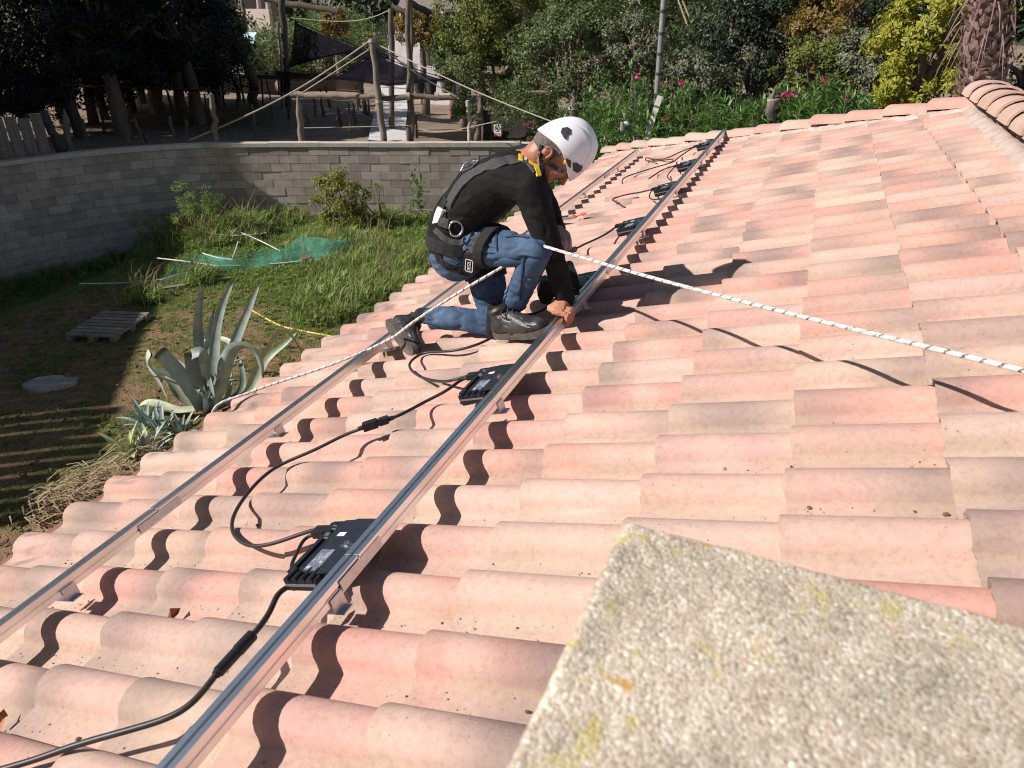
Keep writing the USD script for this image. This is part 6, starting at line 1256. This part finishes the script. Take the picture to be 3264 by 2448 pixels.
# helmet
def hgrid(inset=0, nu=34, nv=120):
    ph = np.linspace(0, 2 * np.pi, nv + 1); P = []
    for i in range(nu):
        row = []
        for a in ph:
            c, s_ = math.cos(a), math.sin(a)
            rim = -.004 - .026 * max(0, -c) ** 1.5 + .018 * s_ ** 4 - .010 * max(0, c) ** 3      # S-shaped edge over the ears
            th0 = math.asin(np.clip(rim / .168, -.6, .6)); th = th0 + (np.pi / 2 - th0) * (i / (nu - 1)) ** .92
            k = math.cos(th) ** .82; z = math.sin(th)
            g = 0.0
            for y0 in (.30, .62): g += math.exp(-((abs(s_ * k) - y0) / .030) ** 2) - .6 * math.exp(-((abs(s_ * k) - y0 - .09) / .05) ** 2)
            rad = 1 - .034 * g * float(np.clip((i / (nu - 1) - .06) / .18, 0, 1) * np.clip((1.35 - th) / .3, 0, 1)) - inset
            row.append(HC + hf * (.004 + (.126 if c > 0 else .124) * k * c * rad) + hl * .116 * k * s_ * rad + hu * .168 * z * rad)
        P.append(row)
    return np.array(P)
HELM = look('white_helmet_look', (.74, .74, .76), (.80, .80, .82), 5, .32, .03, 200, spec=.5, coat=.15)
go, gi = hgrid(0), hgrid(.045)
outer, inner = grid_mesh(go), grid_mesh(gi[:, ::-1]); rim = grid_mesh(np.stack([gi[0], go[0]], 0))
shell = cat_([outer, inner, rim])
hel = part(person, 'helmet', shell, HELM, smooth=50)
# ---- things laid on the figure by shooting rays at it from the side it is seen from
ALLM = cat_([jm, dm, outer, bm, hm])
_tri = {}
def shot(mesh, px, py):
    if id(mesh) not in _tri:
        v = np.asarray(mesh.vertices)[mesh.faces]; q = to_px(v.reshape(-1, 3)).reshape(-1, 3, 3)[..., :2]; _tri[id(mesh)] = (v, q.min(1), q.max(1), mesh)
    va, lo, hi, _ = _tri[id(mesh)]
    sel = (lo[:, 0] <= px) & (hi[:, 0] >= px) & (lo[:, 1] <= py) & (hi[:, 1] >= py)
    if not sel.any(): return None
    v = va[sel]; d = ray(px, py); e1, e2 = v[:, 1] - v[:, 0], v[:, 2] - v[:, 0]; h = np.cross(d, e2); a = (e1 * h).sum(1); ok = np.abs(a) > 1e-12; f = np.where(ok, 1 / np.where(ok, a, 1), 0)
    s = EYE - v[:, 0]; u = f * (s * h).sum(1); q = np.cross(s, e1); w = f * (q @ d); t = f * (e2 * q).sum(1); ok &= (u >= -1e-4) & (w >= -1e-4) & (u + w <= 1.0001) & (t > .05)
    if not ok.any(): return None
    i = np.where(ok)[0][t[ok].argmin()]; n = unit(np.cross(e1[i], e2[i])); n = n if n @ d < 0 else -n
    return EYE + d * t[i], n
def strap(name, mesh, pts, w, mat, th=.003, n=None, lift=.003, sub=None, twist=None):
    q = spline(np.c_[np.array(pts, float), np.zeros(len(pts))], n or 6 * len(pts))[:, :2]; P, N = [], []
    for x, y in q:
        r = shot(mesh, x, y)
        if r is not None: P.append(r[0]); N.append(r[1])
    P, N = np.array(P), np.array(N)
    for _ in range(2): N[1:-1] = N[:-2] + N[1:-1] * 2 + N[2:]; N /= np.linalg.norm(N, axis=1, keepdims=True); P[1:-1] = (P[:-2] + P[1:-1] * 2 + P[2:]) / 4
    tg = np.gradient(P, axis=0); tg /= np.linalg.norm(tg, axis=1, keepdims=True) + 1e-9; s = np.cross(tg, N); s /= np.linalg.norm(s, axis=1, keepdims=True) + 1e-9
    c = P + N * lift; G = np.stack([c - s * w / 2 - N * .012, c - s * w / 2 + N * th, c + s * w / 2 + N * th, c + s * w / 2 - N * .012], 1)
    m = grid_mesh(G); e1 = G[0]; e2 = G[-1]; caps = trimesh.Trimesh(np.vstack([e1, e2]), [[0, 1, 2], [0, 2, 3], [4, 6, 5], [4, 7, 6]], process=False)
    return part(person, name, cat_([m, caps]), mat, sub=sub)
def patch(name, mesh, poly, mat, th=.004, sub=None):
    hits = [shot(mesh, x, y) for x, y in poly]; hits = [h for h in hits if h is not None]
    if len(hits) < 3: return
    P = np.array([h[0] for h in hits]); N = np.array([h[1] for h in hits]); c = P.mean(0); nm = unit(N.mean(0)); cc = shot(mesh, *np.mean(poly, 0)); c = cc[0] if cc is not None else c; n = len(P)
    top = np.vstack([P + N * th, c + nm * th]); bot = P - N * .006
    f = [[i, (i + 1) % n, n] for i in range(n)]; v = np.vstack([top, bot]); f += [[i, n + 1 + i, (i + 1) % n] for i in range(n)] + [[(i + 1) % n, n + 1 + i, n + 1 + (i + 1) % n] for i in range(n)]
    m = trimesh.Trimesh(v, f, process=False)
    return part(person, name, m, mat, sub=sub)
def cr(x, y): return (1200 + x * .4822, 350 + y * .4822)          # the enlarged crop of the man, in picture units
OBH = cat_([outer, bm, hm])
VENT = look('helmet_vent_look', (.03, .028, .035), (.05, .046, .055), 40, .5)
patch('vent_cover', outer, [cr(1228, 122), cr(1262, 116), cr(1284, 130), cr(1282, 160), cr(1266, 166), cr(1256, 200), cr(1240, 188), cr(1218, 150)], VENT, sub=hel)
patch('vent_cover', outer, [cr(1296, 350), cr(1326, 350), cr(1340, 362), cr(1362, 372), cr(1352, 398), cr(1326, 414), cr(1300, 400)], VENT, sub=hel)
patch('visor_hinge', OBH, [cr(1250, 318), cr(1284, 334), cr(1282, 378), cr(1250, 398), cr(1246, 360)], VENT, .005, sub=hel)
patch('yellow_tab', OBH, [cr(1240, 338), cr(1250, 334), cr(1252, 358), cr(1242, 366), cr(1237, 352)], look('yellow_tab_look', (.72, .50, .02), None, rough=.5), .010, sub=hel)
WEB = look('grey_webbing_look', (.045, .043, .043), (.085, .082, .082), 120, .85, .6, 300)
WEBK = look('black_webbing_look', (.012, .012, .012), (.026, .026, .026), 120, .85, .6, 300)
hb = cat_([bm, hm])
strap('chin_strap', hb, [cr(1092, 232), cr(1086, 290), cr(1088, 345), cr(1096, 372)], .014, WEBK, sub=hel)
strap('chin_strap', hb, [cr(1096, 372), cr(1098, 410), cr(1100, 445)], .022, WEBK, sub=hel)
strap('chin_strap', hb, [cr(1100, 372), cr(1150, 368), cr(1205, 395), cr(1238, 408)], .012, WEB, sub=hel)
patch('strap_buckle', hb, [cr(1086, 350), cr(1108, 354), cr(1116, 378), cr(1104, 390), cr(1086, 384)], WEBK, .008, sub=hel)
# harness
har = strap('harness_shoulder_strap', jm, [cr(470, 640), cr(510, 560), cr(575, 470), cr(650, 415), cr(760, 365), cr(880, 335), cr(960, 338), cr(1030, 368), cr(1068, 415)], .046, WEB)
strap('harness_strap', jm, [cr(640, 350), cr(740, 290), cr(850, 250), cr(950, 248), cr(1005, 262)], .03, WEBK, sub=har)
YEL = look('yellow_webbing_look', (.62, .42, .02), (.75, .52, .04), 60, .8)
patch('yellow_patch', jm, [cr(936, 300), cr(966, 302), cr(966, 348), cr(934, 344)], YEL, .008, sub=har)
patch('yellow_patch', jm, [cr(1002, 318), cr(1030, 336), cr(1036, 378), cr(1004, 358)], YEL, .008, sub=har)
patch('white_mark', jm, [cr(974, 314), cr(990, 318), cr(990, 346), cr(976, 342)], WHITE, .009, sub=har)
strap('harness_strap', jm, [cr(1050, 368), cr(1062, 410), cr(1072, 440)], .02, YEL, .006, sub=har)
def slab_band(man, p, d, w):
    s, u, _ = frame(d); return man ^ m3.Manifold.cube((.7, .7, w), True).transform(np.c_[np.c_[s, np.cross(unit(d), s), unit(d)], p])
infl = U(tor(.012)); part(person, 'harness_belt', smooth_mesh(slab_band(infl, P0 + (P1 - P0) * .42, P1 - P0 + [.02, 0, .03], .052), .01, 2), WEBK, smooth=40)
th_ = m3.Manifold.batch_boolean([H((RHIP, .119), (RHIP * .4 + RKNE * .6 - [0, 0, .012], .094))], m3.OpType.Add)
part(person, 'leg_loop', smooth_mesh(slab_band(th_, RHIP * .62 + RKNE * .38, RKNE - RHIP + [.05, 0, -.16], .05), .01, 2), WEBK, smooth=40)
thl = H((LHIP, .119), (LKNE * .6 + LHIP * .4, .098))
part(person, 'leg_loop', smooth_mesh(slab_band(thl, LHIP * .6 + LKNE * .4, LKNE - LHIP, .05), .01, 2), WEBK, smooth=40)
kp = H((LKNE, .073), (LKNE * .8 + LHIP * .2, .080)); part(person, 'knee_pad', smooth_mesh(kp ^ m3.Manifold.cube((.3, .3, .3), True).translate(tuple(LKNE + np.array([.13, 0, -.02]))), .01, 3), WEBK, smooth=True)
strap('harness_strap', ALLM, [cr(660, 830), cr(668, 900), cr(640, 960), cr(610, 1010)], .055, WEB, .006, sub=har)
strap('harness_strap', ALLM, [cr(728, 905), cr(690, 960), cr(668, 1030), cr(650, 1068)], .014, WEB, .008, sub=har)
strap('harness_strap', ALLM, [cr(395, 930), cr(420, 985), cr(470, 1030), cr(540, 1062), cr(610, 1080)], .028, WEBK, .006, sub=har)
strap('harness_strap', ALLM, [cr(390, 790), cr(450, 850), cr(540, 880), cr(600, 862)], .026, WEB, .006, sub=har)
strap('harness_strap', jm, [cr(470, 590), cr(440, 650), cr(455, 720)], .03, WEBK, .006, sub=har)
DENL = look('worn_denim_look', (.055, .095, .155), (.10, .16, .245), 9, .88, .6, 420, spec=.2, dist=.002)
patch('pocket_flap', ALLM, [cr(572, 848), cr(640, 815), cr(634, 888), cr(600, 925), cr(562, 938)], DENL, .008)
patch('pocket_flap', ALLM, [cr(448, 955), cr(520, 965), cr(552, 1000), cr(520, 1024), cr(440, 1005)], DENL, .007)
patch('button', ALLM, [cr(612, 866), cr(620, 864), cr(624, 872), cr(618, 880), cr(610, 876)], STEEL, .013)
SEAM = look('denim_seam_look', (.018, .032, .06), None, rough=.9)
strap('seam', dm, [cr(790, 812), cr(795, 870), cr(800, 930)], .008, SEAM, .002)
strap('seam', dm, [cr(980, 960), cr(965, 1080), cr(955, 1180), cr(950, 1255)], .007, SEAM, .002)
strap('seam', dm, [cr(860, 845), cr(940, 840), cr(1010, 850)], .006, SEAM, .002)
pad = patch('tool_pouch', ALLM, [cr(590, 940), cr(640, 925), cr(690, 950), cr(668, 1070), cr(600, 1060), cr(578, 1000)], WEBK, .018, sub=har)
c0 = shot(ALLM, *cr(628, 1008)); 
zn = unit(-FW * .6 + c0[1] * .8); ty = unit(.28 * RT - .96 * DN); ty = unit(ty - zn * (ty @ zn)); tx_ = np.cross(ty, zn)
bo = c0[0] + zn * .030
def badge(poly, d0, d1, mat, nm):
    e = trimesh.creation.extrude_polygon(poly, d1 - d0, engine='earcut'); v = np.asarray(e.vertices); part(person, nm, trimesh.Trimesh(bo + v[:, :1] * ty + v[:, 1:2] * -tx_ + (v[:, 2:] + d0) * zn, e.faces, process=False), mat, sub=har)
rr_ = Polygon([(-.024, -.010), (.024, -.010), (.024, .010), (-.024, .010)]).buffer(.009, quad_segs=5)
badge(rr_.buffer(.011), -.014, -.001, WEBK, 'badge_backing'); badge(rr_.difference(rr_.buffer(-.0042)), 0, .0012, WHITE, 'badge_ring')
tx = meshkit.text_mesh('PETZL', .0165, .0012, True); v = np.asarray(tx.vertices); wid = v[:, 0].max(); sc_t = .047 / wid
part(person, 'badge_lettering', trimesh.Trimesh(bo + (v[:, :1] * sc_t - .0235) * ty + (v[:, 1:2] * .9 - .0075) * -tx_ + v[:, 2:] * zn, tx.faces, process=False), WHITE, sub=har)
dc = shot(ALLM, *cr(528, 785)); dz = unit(-FW + dc[1] * .4); dxx = unit(RT - dz * (RT @ dz)); dyy = np.cross(dz, dxx); a = np.linspace(-2.5, 2.5, 30); R = .030
part(person, 'd_ring', tube([dc[0] + dz * .02 + dxx * R * math.cos(q) * 1.0 + dyy * -R * math.sin(q) * 1.05 for q in a], .0055, 10), STEEL, smooth=True)
part(person, 'd_ring', tube([dc[0] + dz * .016 + dxx * R * math.cos(q) + dyy * -R * math.sin(q) for q in (a[0], (a[0] - .7), -(a[0] - .7), a[-1])], .004, 8), STEEL, smooth=True, sub=har)
bk = shot(jm, *cr(632, 385)); part(person, 'steel_buckle', tube([bk[0] + bk[1] * .018 + RT * q * .035 - DN * p_ * .025 for q, p_ in ((-1, -1), (-.6, .2), (.6, 1), (1, .7), (.2, -.4), (-1, -1))], .006, 8), STEEL, smooth=True, sub=har)
patch('white_pouch', jm, [cr(430, 640), cr(462, 668), cr(425, 745), cr(392, 752), cr(408, 690)], look('white_pouch_look', (.62, .60, .55), (.74, .72, .68), 20, .6), .02, sub=har)
patch('belt_buckle', ALLM, [cr(430, 705), cr(492, 722), cr(478, 780), cr(420, 762)], WEB, .016, sub=har)
tl_ = spline([cr(540, 480) + (0,), cr(440, 570) + (0,), cr(372, 690) + (0,), cr(345, 800) + (0,), cr(352, 920) + (0,), cr(366, 1040) + (0,)], 30)
part(person, 'loose_cord', tube([at_y(x, y, 2.95) for x, y, _ in tl_], .005, 6), WEBK, smooth=True, sub=har)
# crisp packet lying beyond the head
t = thing('snack_wrapper', 'crumpled orange and silver foil wrapper lying on the tiles behind the man', 'wrapper', on_roof(1805, 705, .01))
def crumple(x0, y0, x1, y1, n, seed):
    a, b = np.array(on_roof(x0, y0, .012)), np.array(on_roof(x1, y1, .012)); u = b - a; v = np.array([0, 1, 0]) * .09; G = np.array([[a + u * i / (n - 1) + v * j / 4 for j in range(5)] for i in range(n)]); G[..., 2] += meshkit.fbm(G * 40, 3, seed) * .035 - .005; return grid_mesh(G)
part(t, 'foil_side', crumple(1762, 712, 1832, 702, 12, 1), look('silver_foil_look', (.65, .64, .63), None, rough=.3, metal=.8)); part(t, 'orange_side', crumple(1815, 700, 1862, 692, 9, 2), look('orange_foil_look', (.55, .10, .03), None, rough=.4), smooth=40)
